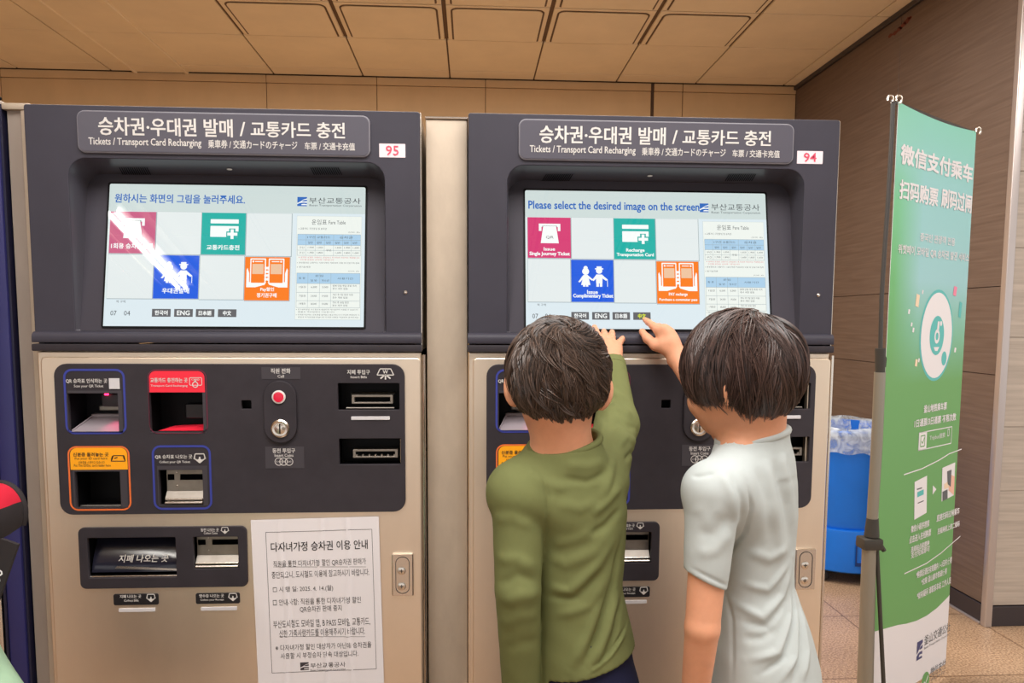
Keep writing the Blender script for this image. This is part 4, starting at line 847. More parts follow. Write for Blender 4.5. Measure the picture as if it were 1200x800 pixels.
def banner_stand():
    a, b = ray(1053, 119), ray(1144, 154)
    lo, hi = 1.0, 5.0
    for _ in range(60):
        t = (lo+hi)/2; A = CAM+a*t; s = (A[2]-CAM[2])/b[2]; Bp = CAM+b*s; wd = np.hypot(*(Bp-A)[:2]); lo, hi = (t, hi) if wd < 0.6 else (lo, t)
    U = Bp-A; U[2] = 0; w = np.linalg.norm(U); U = U/w; zt = A[2]; zb = 0.05; h = zt-zb
    O = np.array([A[0], A[1], zb]); V = np.array([0, 0, 1.0]); N = np.cross(U, V)      # N towards the camera
    base = np.array([A[0], A[1], 0])+U*0.05
    t = thing('banner_stand', 'tall pole stand with a green and teal Chinese payment banner', 'banner', base)
    wob = lambda u: 0.0
    def surf(u, v, lv=0.0):
        sag = 0.012*(4*(u/w)*(1-u/w))*max(0, (v/h-0.95)/0.05)
        return O+U*u+V*(v-sag)+N*(wob(u)+lv)
    nu, nv = 24, 40; vs = []; 
    for lv in (0.0, -0.0012):
        for j in range(nv+1):
            for i in range(nu+1): vs.append(surf(w*i/nu, h*j/nv, lv))
    k0 = (nu+1)*(nv+1); q = [[j*(nu+1)+i, j*(nu+1)+i+1, (j+1)*(nu+1)+i+1, (j+1)*(nu+1)+i] for j in range(nv) for i in range(nu)]
    rim = [i for i in range(nu+1)]+[(j+1)*(nu+1)-1 for j in range(1, nv+1)]+[nv*(nu+1)+i for i in range(nu-1, -1, -1)]+[j*(nu+1) for j in range(nv-1, 0, -1)]
    ed = [[rim[k], k0+rim[k], k0+rim[(k+1) % len(rim)], rim[(k+1) % len(rim)]] for k in range(len(rim))]
    sheet = obj('banner_sheet', vs, q+[[k0+x for x in r[::-1]] for r in q]+ed, [M_BAN, M_BWHITE], t, sm=60, mi=[0]*len(q)+[1]*(len(q)+len(ed)))
    l = Layer(O, U, V, 0.0005)
    def bend(lay):
        out = []
        for p in lay.mb.v:
            d = np.array(p)-O; u, v, lv = d@U, d@V, d@N; out.append(surf(u, v, lv))
        lay.mb.v = out
    def T(s, L, R_, hp, m=M_BWHITE, bold=.0, lv=3):
        """a line of text between two pixels at its mid height, hp pixels tall"""
        p, r = l.at(*L), l.at(*R_); s0 = l.at(L[0], L[1]-hp/2)[1]-l.at(L[0], L[1]+hp/2)[1]; s1 = l.at(R_[0], R_[1]-hp/2)[1]-l.at(R_[0], R_[1]+hp/2)[1]
        v = (p[1]+r[1])/2; hh = (s0+s1)/4; l.text(s, (p[0], v-hh, r[0], v+hh), m, lv, bold)
    # white foot of the print under an arc
    arc = [l.at(*p) for p in ((1040, 731.5), (1052, 732), (1062, 730.5), (1074, 727), (1086, 721), (1098, 712), (1110, 700), (1120, 687), (1127, 676), (1133, 664))]
    arc[0] = (0.0, arc[0][1]); arc[-1] = (w, arc[-1][1])
    n = 40; us = np.linspace(0, w, n); va = np.interp(us, [p[0] for p in arc], [p[1] for p in arc])
    for k in range(n-1): l.poly([(us[k], 0), (us[k+1], 0), (us[k+1], va[k+1]), (us[k], va[k])], M_BWHITE, 1)
    T('微信支付乘车', (1055.5, 178), (1139, 206), 22, M_BWHITE, .045); T('扫码购票', (1054, 219), (1098.5, 234), 22, M_BWHITE, .038); T('刷码过闸', (1103, 231), (1138, 240), 22, M_BWHITE, .038)
    T('중국인 관광객 전용', (1078, 275), (1118.5, 286), 9.5, M_BWHITE, .02); T('위챗페이 모바일 QR 승차권 발권 서비스', (1052, 292), (1135, 302), 11, M_BWHITE, .02)
    # round badge
    c = l.at(1097.5, 393); ru = (l.at(1115.5, 393)[0]-l.at(1079.5, 393)[0])/2; rv = (l.at(1097.5, 343)[1]-l.at(1097.5, 443)[1])/2; r = (ru+rv)/2
    l.disc(c, ru*1.08, M_BTEAL, 1, 40, rv*1.07); l.disc(c, ru, M_BWHITE, 2, 40, rv); l.disc(c, ru*.46, M_BTEAL, 3, 32, rv*.46)
    l.strip([(c[0]+ru*.17*math.cos(k*math.pi/12), c[1]-rv*.02+rv*.17*math.sin(k*math.pi/12)) for k in range(24)], [(c[0]+ru*.09*math.cos(k*math.pi/12), c[1]-rv*.02+rv*.09*math.sin(k*math.pi/12)) for k in range(24)], M_BWHITE, 4)
    l.poly([(c[0]-ru*.03, c[1]+rv*.13), (c[0]+ru*.1, c[1]+rv*.13), (c[0]+ru*.12, c[1]+rv*.33), (c[0]-ru*.0, c[1]+rv*.33)], M_BWHITE, 4); l.disc((c[0]+ru*.22, c[1]+rv*.28), ru*.07, M_BWHITE, 4, 14, rv*.06)
    l.poly([(c[0]-ru*.18, c[1]-rv*.27), (c[0]+ru*.18, c[1]-rv*.27), (c[0]+ru*.08, c[1]-rv*.36), (c[0]-ru*.08, c[1]-rv*.36)][::-1], M_BWHITE, 4)
    l.disc((c[0]+ru*.55, c[1]-rv*.55), ru*.17, M_BTEAL, 3, 18, rv*.17)
    for (px, py, m, hw, hv) in ((1075, 352, M_BCREAM, 2.4, 8), (1119, 341, M_BPINK, 2.2, 6), (1081, 342, M_BWHITE, 1, 2.5), (1065, 365, M_BWHITE, 1.2, 3), (1068, 380, M_BWHITE, 1, 2.5), (1070, 386.5, M_BWHITE, 1.2, 3), (1119, 410, M_BWHITE, 1.2, 3), (1073.5, 425, M_BCREAM, 1.6, 4.5), (1076.5, 422, M_BWHITE, .9, 2.5), (1125, 363, M_BTEAL, 1.8, 10)):
        c0 = l.at(px, py); e = l.at(px+hw, py)[0]-c0[0]; g = l.at(px, py-hv)[1]-c0[1]; l.poly([(c0[0]-e, c0[1]-g*.8), (c0[0]+e*.6, c0[1]-g), (c0[0]+e, c0[1]+g*.8), (c0[0]-e*.6, c0[1]+g)], m, 2)
    T('釜山地铁乘车票', (1082, 481), (1109, 473.5), 9, M_BWHITE, .03); T('1日通票/3日通票 不限次数', (1071, 500), (1120, 484.5), 9, M_BWHITE, .03)
    p, q2 = l.at(1076, 520), l.at(1115, 507); vm = (p[1]+q2[1])/2; hh = (l.at(1096, 499)[1]-l.at(1096, 528)[1])/2*.72; l.frame((p[0], vm-hh, q2[0], vm+hh), .0035, M_BWHITE, 2); x1 = l.at(1085.5, 517)[0]; l.rc((p[0], vm-hh, x1, vm+hh), M_BWHITE, 2)
    mx = (p[0]+x1)/2; e = (x1-p[0])*.36
    for k in range(4):
        ang = math.radians(45+90*k); l.line((mx+e*math.cos(ang), vm+e*1.2*math.sin(ang)), (mx+e*math.cos(ang+math.pi/2), vm+e*1.2*math.sin(ang+math.pi/2)), .004, M_BGREEN, 3)
    l.line((mx-e*.4, vm), (mx-e*.05, vm-e*.4), .004, M_BGREEN, 3); l.line((mx-e*.05, vm-e*.4), (mx+e*.55, vm+e*.5), .004, M_BGREEN, 3)
    T('Tripbus搜索', (1089, 514.5), (1107, 508.5), 7, M_BWHITE); l.frame((*(lambda c_: (c_[0]-.008, c_[1]-.014))(l.at(1111, 506.5)), *(lambda c_: (c_[0]+.008, c_[1]+.014))(l.at(1111, 506.5))), .003, M_BWHITE, 3)
    def rule(ps):
        uv = [l.at(*p) for p in ps]
        for a_, b_ in zip(uv, uv[1:]): l.line(a_, b_, .004, M_BWHITE, 2)
    rule([(1059, 556), (1080, 549), (1100, 539), (1112, 531.5), (1126.5, 526)])
    # two step pictures and the arrow between them
    def quad(ps, m, lv): uv = [l.at(*p) for p in ps]; l.poly(uv, m, lv)
    quad([(1071, 609), (1085.5, 600.5), (1086, 557), (1071.5, 564.5)], M_BWHITE, 2); quad([(1074.5, 582.5), (1082, 579), (1082, 573), (1074.5, 576.5)], M_BTEAL, 3); quad([(1074, 574), (1080, 572), (1080, 570.5), (1074, 572.5)], M_BGREY, 3); quad([(1075, 590), (1082, 587), (1082, 585.8), (1075, 588.8)], M_BGREY, 3)
    quad([(1092.5, 579.5), (1097, 573), (1093, 568.5)], M_BWHITE, 2)
    quad([(1103, 587.5), (1117.5, 580), (1119, 541.5), (1104, 548)], M_BWHITE, 2); quad([(1111, 574), (1117.3, 580), (1118.3, 558), (1114, 556)], M_BSKIN, 3); quad([(1110, 567), (1113.5, 570), (1114.5, 550), (1109.5, 552)], M_BGREY, 4); quad([(1104, 587), (1110, 584), (1110, 573), (1104, 576)], M_BGREY, 3); quad([(1106, 573), (1112, 571), (1110, 564), (1106, 567)], M_BCREAM, 3)
    for s, L, R_, hp in (('微信小程序搜索', (1067, 621), (1088.5, 611.5), 8), ('点击进入在线购票', (1065, 634), (1090.5, 622), 8.5), ('选择站点和票种', (1067, 645), (1088.5, 635), 7), ('支付完成即可', (1067, 652), (1089, 641), 7), ('直接扫码过闸乘车', (1097, 609), (1124, 596), 8), ('扫描闸机上的二维码', (1098, 624), (1124, 611.5), 7)):
        T(s, L, R_, hp, M_BWHITE, .025)
    rule([(1059.5, 672), (1085, 660), (1102, 648), (1125, 628)])
    for s, L, R_, hp in (('*购票后请在有效期内 1~3日内 使用', (1073, 678.5), (1115, 651), 8), ('*仅限 釜山都市铁道使用', (1079, 684.5), (1109, 666), 7.5), ('*如有疑问 请联系车站 工作人员', (1074, 702), (1114, 676), 8)):
        T(s, L, R_, hp, M_BWHITE, .025)
    # operator and payment marks on the white foot
    pa, pb = l.at(1074, 763), l.at(1080.5, 760); va2 = l.at(1077, 751)[1]; vb = l.at(1077, 772)[1]; logo_mark(l, (pa[0], vb, pb[0], va2), M_BNAVY, 3)
    T('釜山交通公社', (1082.5, 754), (1113.5, 730), 11, M_BGREY); T('Busan Transportation Corporation', (1082.5, 764), (1113.5, 738), 3.2, M_BGREY)
    c0 = l.at(1084, 798); e = l.at(1088, 798)[0]-c0[0]; l.disc(c0, e*1.1, M_BGREEN, 3, 24, e*1.25); l.line((c0[0]-e*.45, c0[1]+e*.1), (c0[0]-e*.1, c0[1]-e*.35), .006, M_BWHITE, 4); l.line((c0[0]-e*.1, c0[1]-e*.35), (c0[0]+e*.7, c0[1]+e*.6), .006, M_BWHITE, 4)
    T('微信支付', (1090, 789), (1108, 776), 11, M_BGREY); T('WeChat Pay', (1090, 798), (1107, 786), 5, M_BGREY)
    bend(l); l.build('banner_print', sheet)
    # pole: thin upper rod bowed to the hooks, telescoping lower tube, clamp with a brace
    dpt = O[1]-0.02
    R0 = lambda px, py: P(px, py, dpt)
    up = [R0(1046.5, 121), R0(1045, 160), R0(1041, 230), R0(1036, 300), R0(1033, 350), R0(1031.5, 412)]
    q = MB(); q.tube(up, .0072, M_POLED, 10); q.build('upper_rod', t, sm=50)
    bt = R0(1018, 630); ft = np.array([R0(1012, 860)[0], dpt, 0.0])
    q = MB(); q.tube([R0(1031.5, 408), R0(1031.3, 440)], [.017, .015], M_CLAMP, 14); q.tube([R0(1034, 414), R0(1037, 420), R0(1036, 430)], .006, M_CLAMP, 8); q.build('pole_collar', t, sm=40)
    q = MB(); q.tube([R0(1031.2, 436), R0(1027.5, 520), R0(1022, 610)], .0175, M_POLE, 16); q.build('middle_tube', t, sm=50)
    q = MB(); a_, b_ = R0(1022.5, 607), R0(1021.5, 628); q.tube([a_, b_], [.019, .024], M_CLAMP, 14); c_ = R0(1020, 634)
    q.box(c_[0]-.036, c_[1]-.03, c_[2]-.024, c_[0]+.03, c_[1]+.03, c_[2]+.014, M_CLAMP, .008, 2); q.tube([R0(1028, 632), R0(1036, 645)], .008, M_CLAMP, 8); q.build('clamp', t, sm=40)
    q = MB(); low = R0(1018.5, 640); q.tube([low, ft+np.array([0, 0, .012])], [.022, .027], M_POLE, 16); q.build('lower_tube', t, sm=50)
    q = MB(); fx = R0(1034, 850); q.tube([R0(1027.5, 640), np.array([fx[0], dpt-.02, .02])], .007, M_CLAMP, 8); q.build('brace', t, sm=50)
    for k, ang in enumerate((100, 220, 340)):
        q = MB(); e = np.array([math.cos(math.radians(ang)), math.sin(math.radians(ang)), 0]); q.tube([ft+e*.02+np.array([0, 0, .10]), ft+e*.16+np.array([0, 0, .035]), ft+e*.30+np.array([0, 0, .009])], [.011, .010, .009], M_POLED, 10); q.build('foot', t, sm=50)
    # top crossbar and hooks
    q = MB(); q.tube([up[0], A-N*.02+V*.006, A-N*.022+U*w*.5+V*.004, A+U*w-N*.02+V*.004], .006, M_POLED, 8); q.build('crossbar', t, sm=50)
    for px, py, m in ((1043, 117, 0), (1053, 117, 0), (1144, 154, 0)):
        c0 = P(px, py, O[1]-.01) if px < 1100 else A+U*w+N*.006+V*0.0
        q = MB(); n2 = 9; pts = [c0+np.array([.010*math.cos(math.radians(-60+260*k/n2)), -.004*k/n2, .013*math.sin(math.radians(-60+260*k/n2))]) for k in range(n2+1)]; q.tube(pts, .0034, M_STEELB, 8); q.build('hook', t, sm=60)
banner_stand()

# ------------------------------------------------------------------ blue bin on casters with a clear liner
M_BIN = mat('blue_bin', (8, 110, 216), 0.38, noise=((5, 5, 5), 0.06)); M_BIND = mat('dark_blue', (10, 52, 120), 0.5); M_RUB = mat('black_rubber', (30, 30, 34), 0.6)
def bin_():
    cx, cy = 2.045, 2.30; r0, r1 = 0.235, 0.262
    zr = P(1000, 506, cy-r1)[2]; zs = P(1000, 622, cy-r0)[2]; zb = P(1000, 672, cy-r0)[2]
    t = thing('trash_bin', 'round blue trash bin on black casters behind the banner pole', 'trash bin', (cx, cy, 0))
    q = MB(); q.lathe((cx, cy, 0), [(.0001, zs-.03), (r0-.01, zs-.03), (r0, zs), (r0+.004, zs+.02), (r1-.006, zr-.03), (r1+.008, zr-.026), (r1+.012, zr-.008), (r1+.006, zr), (r1-.004, zr-.002), (r1-.012, zr-.06), (r0-.012, zs+.01), (.0001, zs+.005)], M_BIN, 56); q.build('tub', t, sm=40)
    q = MB(); rr = r0+.018; q.lathe((cx, cy, 0), [(.0001, zb), (rr-.01, zb), (rr, zb+.008), (rr+.004, zs-.012), (rr, zs), (r0-.004, zs+.001), (.0001, zs)], M_BIN, 56); base = q.build('wheeled_base', t, sm=40)
    for ang in (-92, -150, -35):
        a = math.radians(ang); e = np.array([math.cos(a), math.sin(a), 0]); s = np.array([-e[1], e[0], 0]); c = np.array([cx, cy, (zs+zb)/2])+e*(rr+.002); hw, hh = .042, (zs-zb)*.3
        q = MB(); v = [c+s*x*hw+np.array([0, 0, z*hh])+e*o for o in (.003,) for x, z in ((-1, -1), (1, -1), (1, 1), (-1, 1))]; v += [c+s*x*hw*.82+np.array([0, 0, z*hh*.72])+e*.003 for x, z in ((-1, -1), (1, -1), (1, 1), (-1, 1))]; v += [c+s*x*hw*.8+np.array([0, 0, z*hh*.7])-e*.004 for x, z in ((-1, -1), (1, -1), (1, 1), (-1, 1))]
        q.add(v, [[k, (k+1) % 4, 4+(k+1) % 4, 4+k] for k in range(4)], M_BIND); q.add(v, [[4+k, 4+(k+1) % 4, 8+(k+1) % 4, 8+k] for k in range(4)]+[[8, 9, 10, 11]], M_BIN); q.build('base_pocket', base)
    for ang in (-140, -70, 0, 72, 145):
        a = math.radians(ang); c = np.array([cx+rr*.80*math.cos(a), cy+rr*.80*math.sin(a), 0]); rw = .036
        q = MB(); q.lathe((c[0]-.012, c[1], rw), [(.0001, 0), (rw-.004, 0), (rw, .004), (rw, .020), (rw-.004, .024), (.0001, .024)], M_RUB, 24, 'x'); q.box(c[0]-.018, c[1]-.012, rw, c[0]-.013, c[1]+.012, zb+.002, M_RUB); q.box(c[0]+.013, c[1]-.012, rw, c[0]+.018, c[1]+.012, zb+.002, M_RUB); q.box(c[0]-.02, c[1]-.014, zb-.012, c[0]+.02, c[1]+.014, zb+.004, M_RUB); q.build('caster', t, sm=40)
    # liner folded over the rim
    m = bpy.data.materials.new('clear_liner'); m.use_nodes = True; n, l = nodes(m); b = n['Principled BSDF']; b.inputs['Base Color'].default_value = L4((214, 226, 236)); b.inputs['Roughness'].default_value = 0.28; b.inputs['Specular IOR Level'].default_value = 0.7
    nz = n.new('ShaderNodeTexNoise'); nz.inputs['Scale'].default_value = 16; nz.inputs['Detail'].default_value = 6; nz.inputs['Distortion'].default_value = 1.5; mr = n.new('ShaderNodeMapRange'); mr.inputs['From Min'].default_value = .38; mr.inputs['From Max'].default_value = .66; mr.inputs['To Min'].default_value = .22; mr.inputs['To Max'].default_value = .75
    tc = n.new('ShaderNodeTexCoord'); l.new(tc.outputs['Object'], nz.inputs['Vector']); l.new(nz.outputs['Fac'], mr.inputs['Value']); l.new(mr.outputs[0], b.inputs['Alpha'])
    rnd = np.random.RandomState(8); nk = 120; rows = [(-.018, zr-.14), (-.012, zr-.05), (-.004, zr+.006), (.012, zr+.016), (.022, zr+.004), (.024, zr-.03), (.022, zr-.07), (.021, zr-.11), (.019, zr-.128)]
    v = []; f = []
    ph = rnd.rand(6)*6
    for i, (dr, z) in enumerate(rows):
        amp = .006 if i >= 4 else .004
        for k in range(nk):
            a = 2*math.pi*k/nk; w_ = math.sin(9*a+ph[0]+i*.3)*.5+math.sin(17*a+ph[1]-i*.5)*.4+math.sin(31*a+ph[2]+i)*.3
            zz = z+(.018*math.sin(4*a+ph[3])+.010*math.sin(11*a+ph[4]) if i >= 7 else .005*math.sin(7*a+ph[5]) if i in (2, 3) else 0)
            r = r1+dr+amp*w_*.8; v.append((cx+r*math.cos(a), cy+r*math.sin(a), zz))
    for i in range(len(rows)-1):
        for k in range(nk): f.append([i*nk+k, i*nk+(k+1) % nk, (i+1)*nk+(k+1) % nk, (i+1)*nk+k])
    o = obj('bin_liner', v, f, m, None, (cx, cy, zr-.14), 80); tag(o, 'crumpled clear plastic liner folded over the blue bin rim', 'bin liner')
bin_()
# ------------------------------------------------------------------ soft bodies: smooth unions of tapered limbs, meshed with surface nets
class Sdf:
    def __init__(s, lo, hi, h):
        s.lo = np.array(lo, float); s.h = h; s.n = np.ceil((np.array(hi)-s.lo)/h).astype(int)+1
        s.d = np.full(s.n, 0.5, np.float32)
    def reg(s, lo, hi):
        i0 = np.clip(np.floor((np.array(lo)-s.lo)/s.h).astype(int), 0, s.n); i1 = np.clip(np.ceil((np.array(hi)-s.lo)/s.h).astype(int)+1, 0, s.n)
        if np.any(i1 <= i0): return None
        sl = tuple(slice(a, b) for a, b in zip(i0, i1))
        g = [(s.lo[k]+s.h*np.arange(i0[k], i1[k])).astype(np.float32) for k in range(3)]
        return sl, g[0][:, None, None], g[1][None, :, None], g[2][None, None, :]
    def put(s, sl, d, k):
        a = s.d[sl]
        if k > 0: h = np.maximum(k-np.abs(a-d), 0)/k; s.d[sl] = np.minimum(a, d)-h*h*k*0.25
        else: s.d[sl] = np.minimum(a, d)
    def cut(s, sl, d, k):
        a = s.d[sl]; d = -d
        if k > 0: h = np.maximum(k-np.abs(a-d), 0)/k; s.d[sl] = np.maximum(a, d)+h*h*k*0.25
        else: s.d[sl] = np.maximum(a, d)
    def cone(s, a, b, ra, rb, k=0.012, op='put', flat=None):
        """tapered capsule; flat = (axis, factor) squashes it across an axis"""
        a, b = np.array(a, float), np.array(b, float); m = max(ra, rb)+k+0.02
        r = s.reg(np.minimum(a, b)-m, np.maximum(a, b)+m)
        if r is None: return s
        sl, X, Y, Z = r; ba = b-a; L = ba@ba+1e-12
        t = np.clip(((X-a[0])*ba[0]+(Y-a[1])*ba[1]+(Z-a[2])*ba[2])/L, 0, 1)
        qx, qy, qz = X-a[0]-t*ba[0], Y-a[1]-t*ba[1], Z-a[2]-t*ba[2]
        if flat is None: d = np.sqrt(qx*qx+qy*qy+qz*qz)
        else:
            ax = np.array(flat[0], float); ax /= np.linalg.norm(ax); w = qx*ax[0]+qy*ax[1]+qz*ax[2]; d = np.sqrt(np.maximum(qx*qx+qy*qy+qz*qz+w*w*(1/flat[1]**2-1), 0))
        getattr(s, op)(sl, d-(ra+(rb-ra)*t), k); return s
    def ell(s, c, A, r, k=0.012, op='put'):
        c = np.array(c, float); r = np.array(r, float); m = max(r)+k+0.02; q = s.reg(c-m, c+m)
        if q is None: return s
        sl, X, Y, Z = q; x, y, z = X-c[0], Y-c[1], Z-c[2]; k0 = k1 = 0
        for i in range(3):
            u = x*A[i][0]+y*A[i][1]+z*A[i][2]; k0 = k0+(u/r[i])**2; k1 = k1+(u/r[i]**2)**2
        k0 = np.sqrt(k0); d = k0*(k0-1)/np.maximum(np.sqrt(k1), 1e-6)
        getattr(s, op)(sl, d, k); return s
    def loft(s, nodes, k=0.02, pw=2.0):
        """nodes (z, cx, cy, a, b, yaw): stacked ellipses"""
        nd = np.array(sorted(nodes)); m = max(nd[:, 3].max(), nd[:, 4].max())+k+0.02
        q = s.reg((nd[:, 1].min()-m, nd[:, 2].min()-m, nd[0, 0]-k-0.01), (nd[:, 1].max()+m, nd[:, 2].max()+m, nd[-1, 0]+k+0.01))
        sl, X, Y, Z = q; z = Z.ravel()
        def it(j):
            zz = np.interp(z, nd[:, 0], nd[:, j]); 
            n = max(3, int(0.02/s.h)); ker = np.ones(n)/n; pad = np.pad(zz, n, mode='edge'); return np.convolve(pad, ker, 'same')[n:-n][None, None, :]
        cx, cy, a, b, w = (it(j) for j in range(1, 6)); c, sn = np.cos(w), np.sin(w)
        u = (X-cx)*c+(Y-cy)*sn; v = -(X-cx)*sn+(Y-cy)*c
        e = (np.abs(u/a)**pw+np.abs(v/b)**pw)**(1/pw); d = (e-1)*np.minimum(a, b)
        d = np.maximum(d, np.maximum(Z-nd[-1, 0], nd[0, 0]-Z)); s.put(sl, d.astype(np.float32), k); return s
    def plane(s, p, n):                        # cut away what lies beyond the plane
        n = np.array(n, float); n /= np.linalg.norm(n); sl, X, Y, Z = s.reg(s.lo, s.lo+s.h*s.n)
        np.maximum(s.d, ((X-p[0])*n[0]+(Y-p[1])*n[1]+(Z-p[2])*n[2]).astype(np.float32), out=s.d); return s
    def mesh(s):
        d = s.d; ins = d < 0; n = np.array(d.shape)
        c = ins[:-1, :-1, :-1].astype(np.int8)
        for o in ((1, 0, 0), (0, 1, 0), (0, 0, 1), (1, 1, 0), (1, 0, 1), (0, 1, 1), (1, 1, 1)):
            c += ins[o[0]:n[0]-1+o[0], o[1]:n[1]-1+o[1], o[2]:n[2]-1+o[2]]
        act = np.argwhere((c > 0) & (c < 8)); cor = np.array([(i, j, k) for i in (0, 1) for j in (0, 1) for k in (0, 1)])
        val = np.stack([d[act[:, 0]+o[0], act[:, 1]+o[1], act[:, 2]+o[2]] for o in cor], 1)
        pos = np.zeros((len(act), 3)); cnt = np.zeros(len(act))
        for i in range(8):
            for j in range(i+1, 8):
                if np.abs(cor[i]-cor[j]).sum() != 1: continue
                m = (val[:, i] < 0) != (val[:, j] < 0); t = np.where(m, val[:, i]/np.where(m, val[:, i]-val[:, j], 1), 0)
                pos += m[:, None]*(cor[i]+t[:, None]*(cor[j]-cor[i])); cnt += m
        V = s.lo+s.h*(act+pos/cnt[:, None])
        N = n-1; key = (act[:, 0]*N[1]+act[:, 1])*N[2]+act[:, 2]; order = np.argsort(key); ks = key[order]
        def vid(a): kk = (a[:, 0]*N[1]+a[:, 1])*N[2]+a[:, 2]; return order[np.searchsorted(ks, kk)]
        F = []
        for ax in range(3):
            b, e = (ax+1) % 3, (ax+2) % 3; s0 = [slice(None)]*3; s1 = [slice(None)]*3; s0[ax] = slice(0, -1); s1[ax] = slice(1, None)
            for q in (b, e): s0[q] = s1[q] = slice(1, -1)
            A, B = ins[tuple(s0)], ins[tuple(s1)]
            for flip, msk in ((False, A & ~B), (True, ~A & B)):
                ix = np.argwhere(msk)
                if not len(ix): continue
                ix[:, b] += 1; ix[:, e] += 1; q = []
                for ob, oe in ((-1, -1), (0, -1), (0, 0), (-1, 0)):
                    t = ix.copy(); t[:, b] += ob; t[:, e] += oe; q.append(vid(t))
                F.append(np.stack(q[::-1] if flip else q, 1))
        return V, np.concatenate(F)
def vnormals(V, F):
    a, b, c, d = (V[F[:, k]] for k in range(4)); fn = np.cross(c-a, d-b); N = np.zeros_like(V)
    for k in range(4): np.add.at(N, F[:, k], fn)
    return N/np.maximum(np.linalg.norm(N, axis=1, keepdims=True), 1e-12)
def relax(V, F, it=2, lam=0.5):
    for _ in range(it):
        S = np.zeros_like(V); C = np.zeros(len(V))
        for k in range(4):
            np.add.at(S, F[:, k], V[F[:, (k+1) % 4]]+V[F[:, k-1]]); np.add.at(C, F[:, k], 2)
        V = V+lam*(S/np.maximum(C, 1)[:, None]-V)
    return V
def fold(V, N, pts, amp, wid, ymax=None):
    """a crease or ridge along a 3D line on the camera side of a garment"""
    pts = [np.array(p, float) for p in pts]; best = np.full(len(V), 1e9); par = np.zeros(len(V)); tot = len(pts)-1
    for i, (a, b) in enumerate(zip(pts, pts[1:])):
        ax, bx = a[[0, 2]], b[[0, 2]]; ba = bx-ax; p = V[:, [0, 2]]-ax; t = np.clip((p@ba)/(ba@ba+1e-12), 0, 1); dd = np.linalg.norm(p-t[:, None]*ba, axis=1)
        m = dd < best; best[m] = dd[m]; par[m] = (i+t[m])/tot
    w = np.exp(-(best/wid)**2)*np.clip(np.sin(np.pi*np.clip(par, 0.03, 0.97))*1.6, 0, 1)*np.clip(-N[:, 1]*2+0.1, 0, 1)
    w = w*np.clip(1.2-best/(3*wid), 0, 1)
    if ymax is not None: w = w*(V[:, 1] < ymax)
    return w*amp
def frame_axes(yaw, pitch, roll=0.0):          # yaw to the left of straight ahead, pitch downwards
    f = np.array([-math.sin(yaw)*math.cos(pitch), math.cos(yaw)*math.cos(pitch), -math.sin(pitch)]); r = np.array([math.cos(yaw), math.sin(yaw), 0]); u = np.cross(r, f)
    c, s = math.cos(roll), math.sin(roll); return np.array([c*r+s*u, f, -s*r+c*u])

def head(S, c, A, k=0.014, ear=.073):
    r, f, u = A; at = lambda x, y, z: c+r*x+f*y+u*z      # child's head, about 20 cm tall
    S.ell(at(0, -.004, .006), A, (.069, .083, .078), k)
    S.ell(at(0, .030, -.048), A, (.056, .056, .058), .03); S.ell(at(0, .052, -.078), A, (.030, .030, .026), .03)
    S.cone(at(0, .082, -.012), at(0, .097, -.040), .008, .011, .012); S.ell(at(0, .090, -.043), A, (.016, .011, .008), .010)
    for s in (-1, 1):
        S.ell(at(s*.033, .0745, -.010), A, (.017, .014, .012), .010, 'cut'); S.ell(at(s*.030, .075, .008), A, (.020, .010, .006), .012)
        S.ell(at(s*.034, .062, -.046), A, (.022, .020, .020), .02)
    S.ell(at(0, .083, -.064), A, (.021, .009, .0045), .006); S.ell(at(0, .082, -.072), A, (.017, .009, .005), .006); S.cone(at(-.018, .090, -.068), at(.018, .090, -.068), .0016, .0016, .002, 'cut')
    for s in (-1, 1):
        E = frame_axes(0, 0); o = r*s; back = -f*.55+o*.85; back /= np.linalg.norm(back); out = np.cross(back, u)*s; 
        M = np.array([out, back, u]); b0 = at(s*ear, -.010, -.022)+back*.008
        S.ell(b0, M, (.0075, .017, .029), .008); S.ell(b0+out*.006*(1 if out@o > 0 else -1)+back*.001+f*.004, M, (.006, .009, .017), .006, 'cut'); S.ell(b0-u*.024-back*.004, M, (.006, .008, .008), .006)
def finger(S, pts, r0, r1, k=.004):
    n = len(pts)-1
    for i in range(n): S.cone(pts[i], pts[i+1], r0+(r1-r0)*i/n, r0+(r1-r0)*(i+1)/n, k)
def loose_hand(S, w, d, n, th, sc=1.0):
    """hanging relaxed hand: d along the hand, n out of the palm, th towards the thumb"""
    d, n, th = (np.array(q, float)/np.linalg.norm(q) for q in (d, n, th)); at = lambda a, b, c: w+(d*a+n*b+th*c)*sc
    for o, L, ln in ((.024, .070, (.030, .018, .015)), (.008, .073, (.034, .021, .016)), (-.008, .070, (.031, .019, .015)), (-.023, .064, (.024, .015, .013))):
        kn = at(L, 0, o); S.cone(at(.004, 0, o*.45), kn, .0125*sc, .0095*sc, .010); p = [kn]; ang = .30
        for q in ln: ang += .28; p.append(p[-1]+(d*math.cos(ang)+n*math.sin(ang))*q*sc)
        finger(S, p, .0075*sc, .0058*sc)
    p = [at(.018, .004, .020), at(.042, .014, .036), at(.062, .022, .040), at(.078, .026, .036)]; finger(S, p, .0105*sc, .007*sc, .006)

